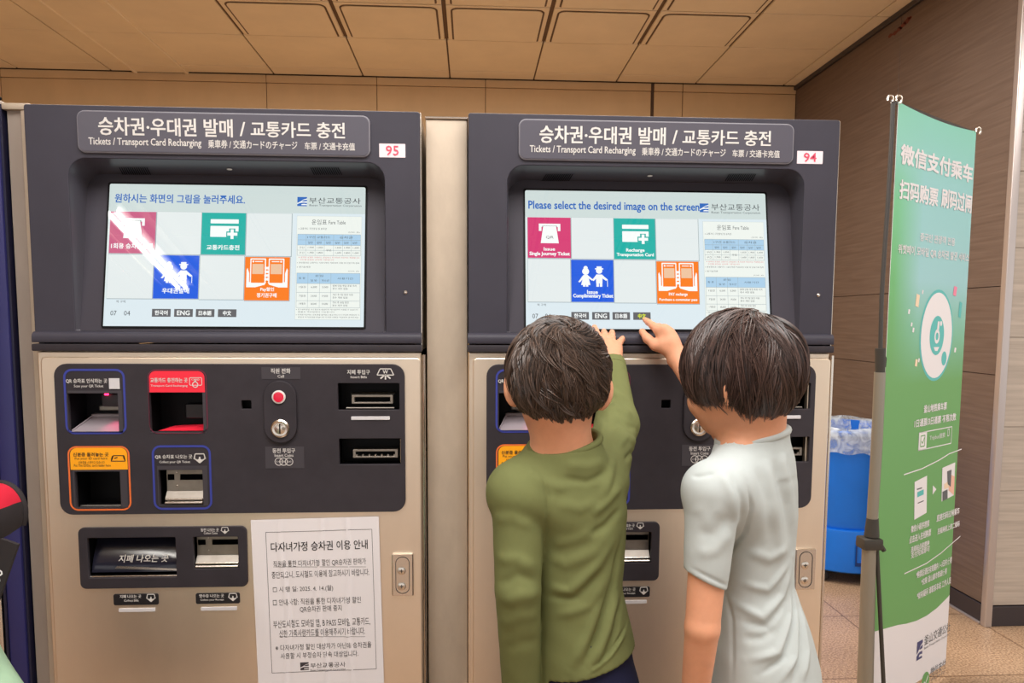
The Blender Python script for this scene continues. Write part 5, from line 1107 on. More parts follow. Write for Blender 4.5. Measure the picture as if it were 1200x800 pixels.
M_SKIN = mat('skin', (222, 160, 126), 0.5, spec=0.35, noise=((40, 40, 40), 0.05)); bs = M_SKIN.node_tree.nodes['Principled BSDF']; bs.inputs['Subsurface Weight'].default_value = 0.12; bs.inputs['Subsurface Radius'].default_value = (0.012, 0.005, 0.003)
M_NAIL = mat('eye_white', (235, 232, 226), 0.3); M_IRIS = mat('eye_dark', (40, 28, 22), 0.2)
def cloth(name, col, amt=0.05):
    return mat(name, col, 0.85, spec=0.15, noise=((26, 26, 26), amt), bump=((900, 900, 900), 0.15, 0.0006))
M_OLIVE = cloth('olive_jersey', (112, 117, 74)); M_PALE = cloth('pale_grey_jersey', (184, 192, 191), 0.03); M_DENIM = cloth('navy_cotton', (34, 36, 62)); M_DENIM2 = cloth('blue_grey_cotton', (54, 64, 104)); M_SHOE = mat('shoe_fabric', (50, 54, 66), 0.7); M_SHOE2 = mat('shoe_grey', (120, 122, 128), 0.7); M_SOLE = mat('shoe_sole', (225, 224, 220), 0.6)
def hair_mat(name, c1, c2):
    m = bpy.data.materials.new(name); m.use_nodes = True; n, l = nodes(m); b = n['Principled BSDF']; g = n.new('ShaderNodeNewGeometry'); r = n.new('ShaderNodeValToRGB')
    r.color_ramp.elements[0].color = L4(c1); r.color_ramp.elements[1].color = L4(c2); l.new(g.outputs['Random Per Island'], r.inputs['Fac']); l.new(r.outputs[0], b.inputs['Base Color'])
    b.inputs['Roughness'].default_value = 0.33; b.inputs['Specular IOR Level'].default_value = 0.42; return m
M_HAIRA = hair_mat('dark_brown_hair', (30, 24, 22), (100, 82, 72)); M_HAIRB = hair_mat('soft_brown_hair', (26, 20, 20), (92, 72, 66))

def hair(parent, c, A, rad, whorl, swirl, m, n_cl, per, length, lift, grav, ok, stop, r0, seed, clump=0.75, side=0.0, base=0.004, curl=0.0):
    """combed locks of fine tapered strands over a scalp cap"""
    rnd = np.random.RandomState(seed); rad = np.array(rad); w = np.array(whorl, float); w /= np.linalg.norm(w); V = []; Fq = []
    nu, nv = 56, 34; vid = {}
    for j in range(nv+1):
        for i in range(nu):
            th = math.pi*j/nv; ph = 2*math.pi*i/nu; n = np.array([math.sin(th)*math.cos(ph), math.sin(th)*math.sin(ph), math.cos(th)])
            if ok(n, 0.06): vid[(i, j)] = len(V); V.append(c+A.T@(n*rad*(1+base/0.09)))
    for j in range(nv):
        for i in range(nu):
            q = [vid.get(((i+a) % nu, j+b)) for a, b in ((0, 0), (1, 0), (1, 1), (0, 1))]
            if None not in q: Fq.append(q[::-1])
    down = A@np.array([0, 0, -1.0]); ns = 9
    def path(n, L, off, jit, lf, cv, sj):
        p = []; n = n.copy()
        for k in range(ns+1):
            t = k/ns; o = base+off+lf*math.sin(min(t, 1)*math.pi*0.62)
            p.append(c+A.T@(n*(rad+o)))
            if stop(n, sj) and k > 1: return p
            T = n*(n@w)-w; ln = np.linalg.norm(T); T = T/max(ln, 0.15)+swirl*np.cross(w, n)/max(ln, 0.3)*math.exp(-ln*0.9)
            T = T+grav*(down-n*(n@down))+jit+np.cross(n, T)*cv*t; T = T-n*(n@T); T /= max(np.linalg.norm(T), 1e-6); n = n+T*(L/ns)/rad.mean(); n /= np.linalg.norm(n)
        return p
    roots = []
    while len(roots) < n_cl:
        n = rnd.normal(size=3); n /= np.linalg.norm(n)
        if ok(n, 0.0): roots.append(n)
    for n in roots:
        L0 = length(n)*(0.8+0.4*rnd.rand()); jit0 = rnd.normal(size=3)*0.32; lf0 = lift*(0.4+1.0*rnd.rand()); off0 = 0.006*rnd.rand(); cv0 = curl*rnd.normal(); sj = rnd.normal()*.085
        cen = path(n, L0, off0, jit0, lf0, cv0, sj)
        for q in range(per):
            m_ = n+rnd.normal(size=3)*0.055; m_ /= np.linalg.norm(m_)
            if not ok(m_, 0.03): continue
            p = path(m_, L0*(0.85+0.25*rnd.rand()), off0+0.003*rnd.rand(), jit0+rnd.normal(size=3)*0.05, lf0*(0.8+0.4*rnd.rand()), cv0, sj+rnd.normal()*.02)
            K = min(len(p), len(cen))
            if K < 3: continue
            p = [p[k]+(cen[k]-p[k])*clump*(k/(ns))**1.3 for k in range(K)]
            b0 = len(V); rr = r0*(0.75+0.5*rnd.rand()); pm = np.array(p)
            for k in range(K):
                t = pm[min(k+1, K-1)]-pm[max(k-1, 0)]; t /= np.linalg.norm(t)+1e-9; o = pm[k]-c; s = np.cross(t, o); s /= np.linalg.norm(s)+1e-9; o = np.cross(s, t)
                R_ = rr*(1-0.85*(k/(K-1))**2)
                V += [pm[k]+s*R_, pm[k]+o*R_*0.9, pm[k]-s*R_]
            for k in range(K-1):
                for e in range(3): Fq.append([b0+k*3+e, b0+k*3+(e+1) % 3, b0+k*3+3+(e+1) % 3, b0+k*3+3+e])
    return obj('hair', np.array(V), Fq, m, parent, sm=70)

def shoe(parent, heel, yaw, m):
    """low trainer: heel point on the floor, pointing along yaw"""
    f = np.array([-math.sin(yaw), math.cos(yaw), 0]); r = np.array([math.cos(yaw), math.sin(yaw), 0]); u = np.array([0, 0, 1.0]); A = np.array([r, f, u]); h = np.array(heel, float)
    S = Sdf(h-np.array([.26, .26, .0])+u*.0, h+np.array([.26, .26, .14]), .005)
    S.cone(h+f*.035+u*.042, h+f*.12+u*.036, .034, .036, .02); S.cone(h+f*.12+u*.034, h+f*.175+u*.028, .036, .026, .02); S.cone(h+f*.03+u*.05, h+f*.035+u*.085, .032, .030, .02)
    S.plane(h+u*.014, -u); S.plane(h+u*.095-f*.0, u); V, F = S.mesh(); o = obj('shoe', relax(V, F, 1), F, m, parent, sm=60)
    q = MB(); loop = []
    for k in range(28):
        a = 2*math.pi*k/28; y = .098+.112*math.sin(a)*1.0; x = (.034+.006*math.sin(a))*math.cos(a); loop.append(h+f*y+r*x)
    n = 28; v = [p+u*.0005 for p in loop]+[p+u*.018 for p in loop]; q.add(v, [[k, (k+1) % n, n+(k+1) % n, n+k] for k in range(n)]+[list(range(n))[::-1], list(range(n, 2*n))], M_SOLE); q.build('sole', o, sm=40)

def eyes(root, c, A):
    r, f, u = A
    for s in (-1, 1):
        p = c+r*s*.032+f*.068-u*.010; q = MB(); q.lathe((0, 0, 0), [(.0117*math.sin(math.pi*k/10)+1e-5, .0117*math.cos(math.pi*k/10)) for k in range(11)], M_NAIL, 16); q.v = [tuple(p+np.array(v)) for v in q.v]; e = q.build('eye', root, sm=60)
        q = MB(); q.lathe((0, 0, 0), [(.0062*math.cos(a*.5), .0004+.0117*0+.0018*math.sin(a*.5)) for a in (0, 1, 2, 3)], M_IRIS, 16); q.v = [tuple(p+f*(.0100+v[2])+r*v[0]+u*v[1]) for v in q.v]; q.build('iris', e, sm=60)

def legs(S, hips, ankle_l, ankle_r, knee_off, f, infl=0.0, k=0.03):
    (hl, hr), = (hips,)
    for hp, an in ((hl, ankle_l), (hr, ankle_r)):
        kn = (np.array(hp)+np.array(an))/2+f*knee_off; S.cone(hp, kn, .066+infl, .047+infl*1.2, k); S.cone(kn, an, .045+infl*1.2, .031+infl*1.8, k)
        if infl == 0: S.ell(kn+(np.array(an)-kn)*.35-f*.012, np.eye(3), (.036, .036, .08), .02)
# ------------------------------------------------------------------ the boy in the olive shirt
def boy_olive():
    yb = -.42; root_p = P(688, 850, yb); root = thing('person', 'boy in an olive green long-sleeved shirt reaching up to the right machine', 'person', (root_p[0], yb, 0))
    hc = P(654, 440.5, yb); A = frame_axes(math.radians(-3), math.radians(10), math.radians(-2)); r, f, u = A
    sL, eL, wL = P(608, 580, -.455), P(607, 690, -.478), P(611, 806, -.44)
    sR, eR, wR = P(702, 562, -.37), P(723, 497, -.19), P(717.5, 425, -.075)
    rows = [(535, 628, 700, .046), (548, 614, 716, .056), (565, 612, 731, .066), (600, 616, 734, .072), (650, 620, 731, .074), (690, 622, 728, .074), (720, 624, 735, .076), (760, 626, 744, .082), (800, 630, 752, .088), (850, 634, 756, .090), (900, 640, 756, .086)]
    def nodes_(infl):
        out = []
        for py, a, b, dp in rows:
            pa, pb = P(a, py, yb), P(b, py, yb); out.append((pa[2], (pa[0]+pb[0])/2, yb+.008, (pb[0]-pa[0])/2+infl, dp+infl, 0.0))
        return out
    nb = P(660, 540, yb+.005)
    pel = P(692, 850, yb); hl, hr = pel+np.array([-.052, .01, -.03]), pel+np.array([.052, .01, -.03]); al, ar = np.array([pel[0]-.075, yb+.0, .085]), np.array([pel[0]+.07, yb-.03, .085])
    # body
    S = Sdf((hc[0]-.24, yb-.16, 0.0), (hc[0]+.26, .03, hc[2]+.12), .0025)
    head(S, hc, A, ear=.0665); S.cone(nb, hc-u*.035-f*.02, .050, .048, .02); S.loft([(z, x, y, a-(.006 if z < pel[2]+.30 else 0), b-(.006 if z < pel[2]+.30 else 0), w) for z, x, y, a, b, w in nodes_(-.010)], .02)
    S.cone(nb+np.array([-.02, 0, -.004]), sL+np.array([.01, 0, -.01]), .034, .034, .03); S.cone(nb+np.array([.015, 0, 0]), sR+np.array([-.01, 0, -.005]), .034, .034, .03)
    S.cone(sL, eL, .036, .029, .008); S.cone(eL, wL, .029, .020, .006); S.cone(sR, eR, .038, .030, .008); S.cone(eR, wR, .030, .0205, .006)
    loose_hand(S, wL, (0.06, .10, -1), (1, 0, 0.05), (0, 1, .1), .86)
    # reaching hand: fingertips on the edge of the screen
    K = {'i': P(705.5, 404, -.050), 'm': P(711.5, 402, -.052), 'r': P(717.5, 403, -.050), 'p': P(723.5, 407, -.048)}
    for a, kn in K.items(): S.cone(wR, kn, .0165, .0115, .010)
    S.cone(P(708, 414, -.064), P(721, 412, -.062), .012, .012, .012)
    finger(S, [K['i'], P(700.5, 393, -.028), P(698, 387.5, -.012), P(696.6, 383.2, -.0015)], .0084, .0064)
    finger(S, [K['m'], P(709, 394.5, -.026), P(708, 390.5, -.010), P(707.6, 387.8, -.001)], .0082, .0062); finger(S, [K['r'], P(717.3, 395.5, -.026), P(717.2, 391.5, -.010), P(717.2, 388.5, -.001)], .0078, .006); finger(S, [K['p'], P(726.6, 400.5, -.030), P(728.6, 398, -.017), P(729.6, 396, -.008)], .0074, .0058)
    finger(S, [P(711, 418, -.070), P(702, 410, -.052), P(697, 404, -.034), P(694, 399, -.016)], .0115, .0075, .006)
    legs(S, (hl, hr), al, ar, .012, np.array([0, 1.0, 0]))
    for an in (al, ar): S.cone(an+np.array([0, 0, -.02]), an+np.array([0, .10, -.045]), .024, .022, .02)
    V, F = S.mesh(); obj('body', relax(V, F, 1, .4), F, M_SKIN, root, sm=80)
    eyes(root, hc, A)
    # shirt
    S = Sdf((hc[0]-.26, yb-.18, .62), (hc[0]+.28, .0, hc[2]+.02), .0028)
    S.loft(nodes_(.002), .02)
    S.cone(nb+np.array([-.03, 0, -.020]), sL+np.array([.004, 0, .002]), .036, .042, .03); S.cone(nb+np.array([.022, .004, -.012]), sR+np.array([-.006, 0, .004]), .038, .044, .03)
    S.cone(P(640, 546, yb), P(605, 572, -.44), .032, .0415, .03)
    S.cone(sL+np.array([.002, .006, -.004]), P(655, 592, yb-.022), .0405, .048, .03); S.cone(nb+np.array([-.045, -.01, -.03]), sL+np.array([.006, .004, .0]), .036, .041, .03)
    S.cone(sL+np.array([0, 0, .002]), eL, .0435, .0365, .005); S.cone(eL, wL+np.array([0, 0, -.01]), .0365, .0315, .004)
    S.cone(sR, eR, .050, .0400, .02); S.cone(eR, wR+(eR-wR)*.03, .0400, .0275, .02)
    cu = (wR-eR)/np.linalg.norm(wR-eR); S.plane(wR+cu*.0, cu) if False else None
    hp0, hp1 = P(690, 798, yb-.08), P(743, 760, yb-.02); t = hp1-hp0; t[1] = 0; nrm = np.array([t[2], 0, -t[0]]); nrm /= np.linalg.norm(nrm)
    # hem only trims the torso; the hanging sleeve keeps its own length
    sl, X, Y, Z = S.reg(S.lo, S.lo+S.h*S.n); ax = P(640, 800, yb)[0]
    pl = (X-hp0[0])*nrm[0]+(Y-hp0[1])*nrm[1]+(Z-hp0[2])*nrm[2]; pl = np.where(X > ax, pl, -1).astype(np.float32); np.maximum(S.d, pl, out=S.d)
    zl = wL[2]-.012; np.maximum(S.d, np.where(X <= ax, (zl-Z), -1).astype(np.float32), out=S.d)
    cr = P(662, 519, yb+.006); S.cone(cr+np.array([0, -.004, -.040]), cr+np.array([0, -.002, -.052]), .060, .062, .02); S.loft([(cr[2]-.05, cr[0], cr[1]-.004, .068, .062, 0), (cr[2]-.012, cr[0], cr[1]-.002, .0605, .057, 0), (cr[2]+.016, cr[0], cr[1], .059, .0555, 0)], .016)
    sl, X, Y, Z = S.reg(cr-np.array([.07, .07, .05]), cr+np.array([.07, .07, .06])); top = (cr[2]+.006+(X-cr[0])*.16+np.clip(Y-cr[1], -.06, .06)*.20); rad_ = np.sqrt((X-cr[0])**2+(Y-cr[1])**2); S.d[sl] = np.maximum(S.d[sl], np.where(rad_ < .066, Z-top, -1)).astype(np.float32)
    S.cone(cr+np.array([0, 0, -.014]), cr+np.array([.0, 0, .1]), .049, .056, .003, 'cut')
    V, F = S.mesh(); V = relax(V, F, 2, .5); N = vnormals(V, F); D = np.zeros(len(V)); yd = yb-.07
    G = lambda *px: [P(x, y, yd) for x, y in px]
    for px, amp, wid in (
        (((634, 556), (642, 580), (641, 610), (638, 640)), -.003, .0035),       # armhole and the inside of the hanging arm
        (((598, 538), (621, 523)), -.002, .003),
        (((645, 640), (672, 634), (700, 622)), .0022, .010), (((642, 655), (664, 662), (700, 646), (728, 615)), .0030, .011), (((642, 692), (668, 694), (700, 664), (728, 628)), .0042, .0085), (((642, 705), (676, 700), (712, 666)), -.0036, .006),
        (((650, 726), (690, 710), (720, 672)), .0030, .009), (((684, 778), (702, 738), (721, 690), (732, 640)), -.0075, .0052), (((694, 780), (712, 742), (729, 695)), .0055, .007), (((706, 776), (722, 744), (734, 712)), -.0045, .005), (((668, 786), (690, 742), (706, 700)), .0045, .008),
        (((735, 545), (722, 560), (704, 590)), .0045, .009), (((734, 575), (715, 590), (692, 606)), .0045, .008), (((733, 600), (712, 618), (690, 628)), -.0035, .007), (((660, 545), (690, 548), (716, 545)), .003, .009), (((655, 560), (690, 566), (722, 556)), -.0035, .007), (((612, 548), (640, 566), (668, 576)), .003, .009), (((650, 588), (680, 596), (705, 588)), .0025, .010),
        (((580, 655), (604, 650), (630, 664)), .0026, .010), (((583, 684), (606, 668), (632, 678)), -.0024, .008), (((585, 704), (610, 690), (634, 692)), .0022, .010), (((584, 735), (608, 716), (634, 720)), .0018, .011), (((588, 764), (612, 750), (634, 752)), -.0014, .010), (((577, 610), (600, 604), (626, 616)), .0025, .010),
        (((690, 786), (716, 768), (741, 745)), .003, .004), (((690, 783), (716, 764), (741, 740)), -.003, .0025),
        (((702, 486), (722, 478), (742, 488)), .006, .007), (((701, 498), (722, 490), (744, 502)), -.0055, .006), (((704, 510), (724, 504), (742, 516)), .0055, .007), (((712, 522), (728, 520), (739, 530)), -.005, .005), (((706, 470), (722, 462), (738, 470)), .0035, .007), (((716, 548), (728, 530), (738, 512)), .0045, .006)):
        pts = G(*px) if px[0][1] > 535 or px[0][0] < 660 else [P(x, y, -.22) for x, y in px]
        D += fold(V, N, pts, amp, wid)
    D += .0004*np.sin(V[:, 0]*90+V[:, 2]*60)*np.sin(V[:, 2]*70-V[:, 0]*30)
    sh = obj('shirt', V+N*D[:, None], F, M_OLIVE, root, sm=80)
    q = MB(); ring = []
    for k in range(49):
        a = 2*math.pi*k/48; back = max(0, -math.sin(a)); ring.append(cr+np.array([.0570*math.cos(a), .0535*math.sin(a)-.001, .003+.054*math.cos(a)*.16+.0505*math.sin(a)*.20]))
    q.tube(ring, .0058, M_OLIVE, 10, False); q.build('collar', sh, sm=80)
    q = MB(); cc = wR+(eR-wR)*.02; q.tube([cc-cu*.012, cc-cu*.004, cc+cu*.004], [.0288, .0285, .0275], M_OLIVE, 24); q.build('cuff', sh, sm=50)
    # trousers and shoes
    S = Sdf((pel[0]-.2, yb-.17, .05), (pel[0]+.2, yb+.18, pel[2]+.17), .004)
    S.loft([(z, x, y, a-(.005 if z > pel[2]+.02 else .002), b-(.005 if z > pel[2]+.02 else .002), w) for z, x, y, a, b, w in nodes_(0) if z < pel[2]+.22], .02); legs(S, (hl, hr), al, ar, .012, np.array([0, 1.0, 0]), .012); S.plane((0, 0, .075), (0, 0, -1))
    V, F = S.mesh(); N = vnormals(V, F); V = V+N*(.0022*np.sin(V[:, 2]*70+V[:, 0]*40)*np.sin(V[:, 0]*50+1))[:, None]; obj('trousers', V, F, M_DENIM, root, sm=80)
    for an, w in ((al, .10), (ar, -.06)): shoe(root, (an[0]-.0, an[1]-.045, 0), w, M_SHOE)
    def ok(n, m):
        x, y, z = n
        if y > .30: return z > .50-m
        if abs(x) > .55 and y > -.32: return z > -.16-m-(.25 if y > .05 else 0)*0
        return z > -.95-m
    hair(root, hc+u*.004-f*.006, A, (.0690, .0835, .0745), (.16, -.55, .66), 1.5, M_HAIRA, 1500, 9, lambda n: .045 if n[2] > -.35 else .026, .0065, .12, ok, lambda n, j: n[2] < -.96+j, .0011, 11, .8, base=.005, curl=.35)
boy_olive()

# ------------------------------------------------------------------ the boy in the pale grey T-shirt
def boy_pale():
    yb = -.45; pel = P(900, 850, yb+.01); root = thing('person', 'boy in a pale grey T-shirt pointing at the right machine screen', 'person', (pel[0], yb, 0))
    hc = P(868.5, 431, yb); A = frame_axes(math.radians(36), math.radians(10), math.radians(3)); r, f, u = A
    yaw = math.radians(46); tf = np.array([-math.sin(yaw), math.cos(yaw), 0]); tr = np.array([math.cos(yaw), math.sin(yaw), 0])
    sL, eL, wL = P(836, 578, -.545), P(823, 735, -.565), P(810, 852, -.52)
    sR, eR, wR = P(892, 552, -.36), P(850, 503, -.19), P(793.5, 420, -.065)
    rows = [(512, 850, 917), (530, 838, 929), (560, 832, 936), (600, 836, 937), (650, 842, 933), (685, 842, 931), (710, 838, 940), (750, 832, 955), (790, 829, 965), (830, 828, 967), (870, 832, 966), (900, 836, 962)]
    def nodes_(infl):
        out = []
        for py, a, b in rows:
            pa, pb = P(a, py, yb), P(b, py, yb); w = (pb[0]-pa[0])/2; k = w/math.hypot(1.42*math.cos(yaw), math.sin(yaw)); out.append((pa[2], (pa[0]+pb[0])/2, yb, 1.42*k+infl, k+infl, yaw))
        return out
    nb = P(881, 532, yb); hl, hr = pel-tr*.055+np.array([0, 0, -.03]), pel+tr*.055+np.array([0, 0, -.03]); al, ar = np.array([*(pel-tr*.08+tf*.02)[:2], .085]), np.array([*(pel+tr*.075-tf*.02)[:2], .085])
    S = Sdf((hc[0]-.26, yb-.22, 0.0), (hc[0]+.24, .03, hc[2]+.12), .0025)
    head(S, hc, A, ear=.0645); S.cone(nb, hc-u*.04-f*.022, .050, .047, .02); S.loft([(z, x, y, a-(.006 if z < pel[2]+.30 else 0), b-(.006 if z < pel[2]+.30 else 0), w) for z, x, y, a, b, w in nodes_(-.010)], .02)
    S.cone(nb-tr*.02, sL+tr*.01, .034, .032, .03); S.cone(nb+tr*.02, sR, .034, .034, .03)
    S.cone(sL, eL, .031, .0255, .008); S.cone(eL, wL, .0255, .0185, .005); S.cone(sR, eR, .036, .0285, .008); S.cone(eR, wR, .0285, .020, .006)
    loose_hand(S, wL, (-.05, .16, -1), tr, tf, .86)
    # pointing hand: forefinger on a language button, thumb below it, the rest curled
    K = {'i': P(771, 386.5, -.046), 'm': P(778.5, 385.5, -.054), 'r': P(785, 390, -.056), 'p': P(788.5, 397, -.056)}
    for a, kn in K.items(): S.cone(wR, kn, .0165, .0115 if a != 'i' else .0105, .010)
    S.cone(P(776, 404, -.058), P(786, 402, -.06), .013, .013, .012)
    zt = lambda p, g: (lambda q: q)(p)
    sc = BY0+math.tan(TILT)*(P(755, 374, 0.01)[2]-ZB)-.006
    finger(S, [K['i'], P(765, 381.5, -.030), P(760, 377.5, sc-.016), P(756, 374.5, sc-.0045)], .0088, .0062)
    finger(S, [P(784, 411, -.062), P(768, 404.5, -.050), P(759, 397, -.036), P(752.5, 388.5, -.018)], .0125, .0075, .007)
    for a, tip in (('m', [P(772.5, 383, -.034), P(772, 389, -.022), P(776, 394, -.026)]), ('r', [P(780, 387, -.034), P(778, 394, -.024), P(781, 399, -.030)]), ('p', [P(785, 395, -.036), P(783, 401, -.028), P(785, 405, -.034)])): finger(S, [K[a]]+tip, .0082, .0066)
    legs(S, (hl, hr), al, ar, .012, tf)
    for an in (al, ar): S.cone(an+np.array([0, 0, -.02]), an+tf*.10+np.array([0, 0, -.045]), .024, .022, .02)
    V, F = S.mesh(); obj('body', relax(V, F, 1, .4), F, M_SKIN, root, sm=80)
    eyes(root, hc, A)
    # T-shirt
    S = Sdf((hc[0]-.26, yb-.24, .60), (hc[0]+.24, -.05, nb[2]+.10), .0028)
    S.loft(nodes_(.002), .02)
    S.cone(nb-tr*.03+np.array([0, 0, -.022]), sL+np.array([.004, .004, .004]), .036, .036, .03); S.cone(nb+tr*.03+np.array([0, 0, -.014]), sR+np.array([0, 0, .0]), .036, .038, .03)
    S.cone(P(864, 546, -.475), P(838, 573, -.535), .030, .0385, .03)
    S.cone(sL+tf*.004, P(868, 592, yb-.045), .036, .042, .03)
    S.cone(sR, sR+(eR-sR)*.72, .043, .040, .02)
    uR = (eR-sR)/np.linalg.norm(eR-sR)
    T = Sdf(S.lo, S.lo+S.h*(S.n-1), S.h); T.n = S.n; T.d = np.full(S.n, .5, np.float32)
    eh = P(826, 690, -.56); T.cone(sL+np.array([-.001, 0, .0]), eh, .0405, .0315, .012)
    h0, h1 = P(803, 667.5, -.56), P(850, 689, -.56); t = h1-h0; nr = np.array([t[2], 0, -t[0]]); nr /= np.linalg.norm(nr); T.plane(h0, nr)
    k = .010; a_, d_ = S.d, T.d; hh = np.maximum(k-np.abs(a_-d_), 0)/k; S.d = (np.minimum(a_, d_)-hh*hh*k*.25).astype(np.float32); del T
    S.plane(P(896, 812, yb), (.10, 0, -1)); sl, X, Y, Z = S.reg(S.lo, S.lo+S.h*S.n)
    # stop the raised sleeve short of the elbow
    g = ((X-sR[0])*uR[0]+(Y-sR[1])*uR[1]+(Z-sR[2])*uR[2]-.74*np.linalg.norm(eR-sR)); far = (Y > sR[1]+.02); np.maximum(S.d, np.where(far, g, -1).astype(np.float32), out=S.d)
    cr = P(882, 511, yb); sx_ = .13; S.loft([(cr[2]-.05, cr[0], cr[1], .066, .060, yaw), (cr[2]-.012, cr[0], cr[1], .060, .057, yaw), (cr[2]+.018, cr[0], cr[1], .0585, .0555, yaw)], .016)
    sl, X, Y, Z = S.reg(cr-np.array([.07, .07, .05]), cr+np.array([.07, .07, .06])); top = (cr[2]+.002+(X-cr[0])*.20+((X-cr[0])*tf[0]+(Y-cr[1])*tf[1])*-.05); rad_ = np.sqrt((X-cr[0])**2+(Y-cr[1])**2); S.d[sl] = np.maximum(S.d[sl], np.where(rad_ < .066, Z-top, -1)).astype(np.float32)
    S.cone(cr+np.array([0, 0, -.014]), cr+np.array([-.002, 0, .1]), .047, .054, .003, 'cut')
    V, F = S.mesh(); V = relax(V, F, 2, .5); N = vnormals(V, F); D = np.zeros(len(V))
    for px, amp, wid, y in (
        (((866, 558), (874, 590), (872, 625), (860, 660), (850, 688)), -.0050, .0038, -.53), (((808, 558), (832, 550)), -.0025, .003, -.55), (((806, 661), (828, 670), (850, 682)), -.002, .0025, -.56), (((857, 690), (861, 730), (856, 798)), -.002, .0028, -.52),
        (((916, 528), (917, 545), (926, 580), (932, 620)), .0040, .008, -.5), (((903, 532), (907, 560), (918, 590), (925, 640)), -.0036, .007, -.5), (((890, 532), (896, 560), (905, 610), (912, 650)), .0035, .009, -.5), (((876, 540), (890, 580), (896, 630)), -.003, .009, -.5),
        (((866, 680), (895, 686), (930, 655)), .0034, .007, -.5), (((858, 704), (886, 716), (915, 696), (933, 655)), .0046, .007, -.5), (((862, 722), (892, 726), (916, 704)), -.0034, .006, -.5), (((864, 762), (900, 752), (926, 718), (935, 655)), .0052, .007, -.5), (((876, 776), (910, 758), (930, 716), (936, 665)), -.0050, .0055, -.5), (((896, 786), (924, 760), (937, 715), (938, 670)), .0050, .007, -.5), (((914, 792), (932, 760), (941, 720), (940, 685)), -.0046, .0055, -.5), (((930, 790), (946, 760), (947, 715)), .0042, .007, -.5), (((870, 640), (896, 650), (925, 640)), .0035, .009, -.5), (((862, 740), (884, 738), (905, 728)), -.0035, .007, -.5),
        (((812, 590), (826, 604), (846, 588)), .0016, .011, -.57), (((814, 622), (832, 622), (852, 600)), -.0018, .009, -.57), (((812, 646), (834, 640), (856, 618)), .0022, .010, -.57), (((840, 548), (850, 575), (856, 610)), .0035, .008, -.56), (((848, 545), (862, 580), (866, 612)), -.0035, .006, -.55)):
        D += fold(V, N, [P(x, q, y) for x, q in px], amp, wid)
    D += .0004*np.sin(V[:, 0]*80+V[:, 2]*55)*np.sin(V[:, 2]*64-V[:, 0]*26)
    sh = obj('t_shirt', V+N*D[:, None], F, M_PALE, root, sm=80)
    q = MB(); ring = []
    for k_ in range(49):
        a = 2*math.pi*k_/48; bk = max(0, -math.sin(a)); o_ = tr*.0560*math.cos(a)+tf*.0530*math.sin(a); ring.append(cr+o_+np.array([0, 0, .001+o_[0]*.20+(o_@tf)*-.05]))
    q.tube(ring, .0062, M_PALE, 10, False); q.build('collar', sh, sm=80)
    S = Sdf((pel[0]-.22, yb-.2, .05), (pel[0]+.22, yb+.22, pel[2]+.10), .004)
    S.loft([(z, x, y, a-(.005 if z > pel[2]+.02 else .002), b-(.005 if z > pel[2]+.02 else .002), w) for z, x, y, a, b, w in nodes_(0) if z < pel[2]+.22], .02); legs(S, (hl, hr), al, ar, .012, tf, .012); S.plane((0, 0, .075), (0, 0, -1))
    V, F = S.mesh(); N = vnormals(V, F); V = V+N*(.0022*np.sin(V[:, 2]*70+V[:, 0]*40)*np.sin(V[:, 0]*50+1))[:, None]; obj('trousers', V, F, M_DENIM2, root, sm=80)
    for an, w in ((al, yaw+.1), (ar, yaw-.1)): shoe(root, (an-tf*.045)*np.array([1, 1, 0]), w, M_SHOE2)
    lim = lambda n: -.93 if n[1] < -.6 else (-.40 if n[1] > -.1 else -.40-.53*(-.1-n[1])/.5)
    def ok(n, m):
        if n[1] > .45: return n[2] > .25-m
        return n[2] > lim(n)+.10-m
    hair(root, hc+u*.002-f*.004, A, (.0680, .0790, .0765), (.10, -.42, .78), 1.0, M_HAIRB, 1500, 9, lambda n: .085+.02*n[2], .010, .42, ok, lambda n, j: n[2] < lim(n)-.02+j*1.3, .0012, 23, .85, base=.006, curl=.25)
boy_pale()

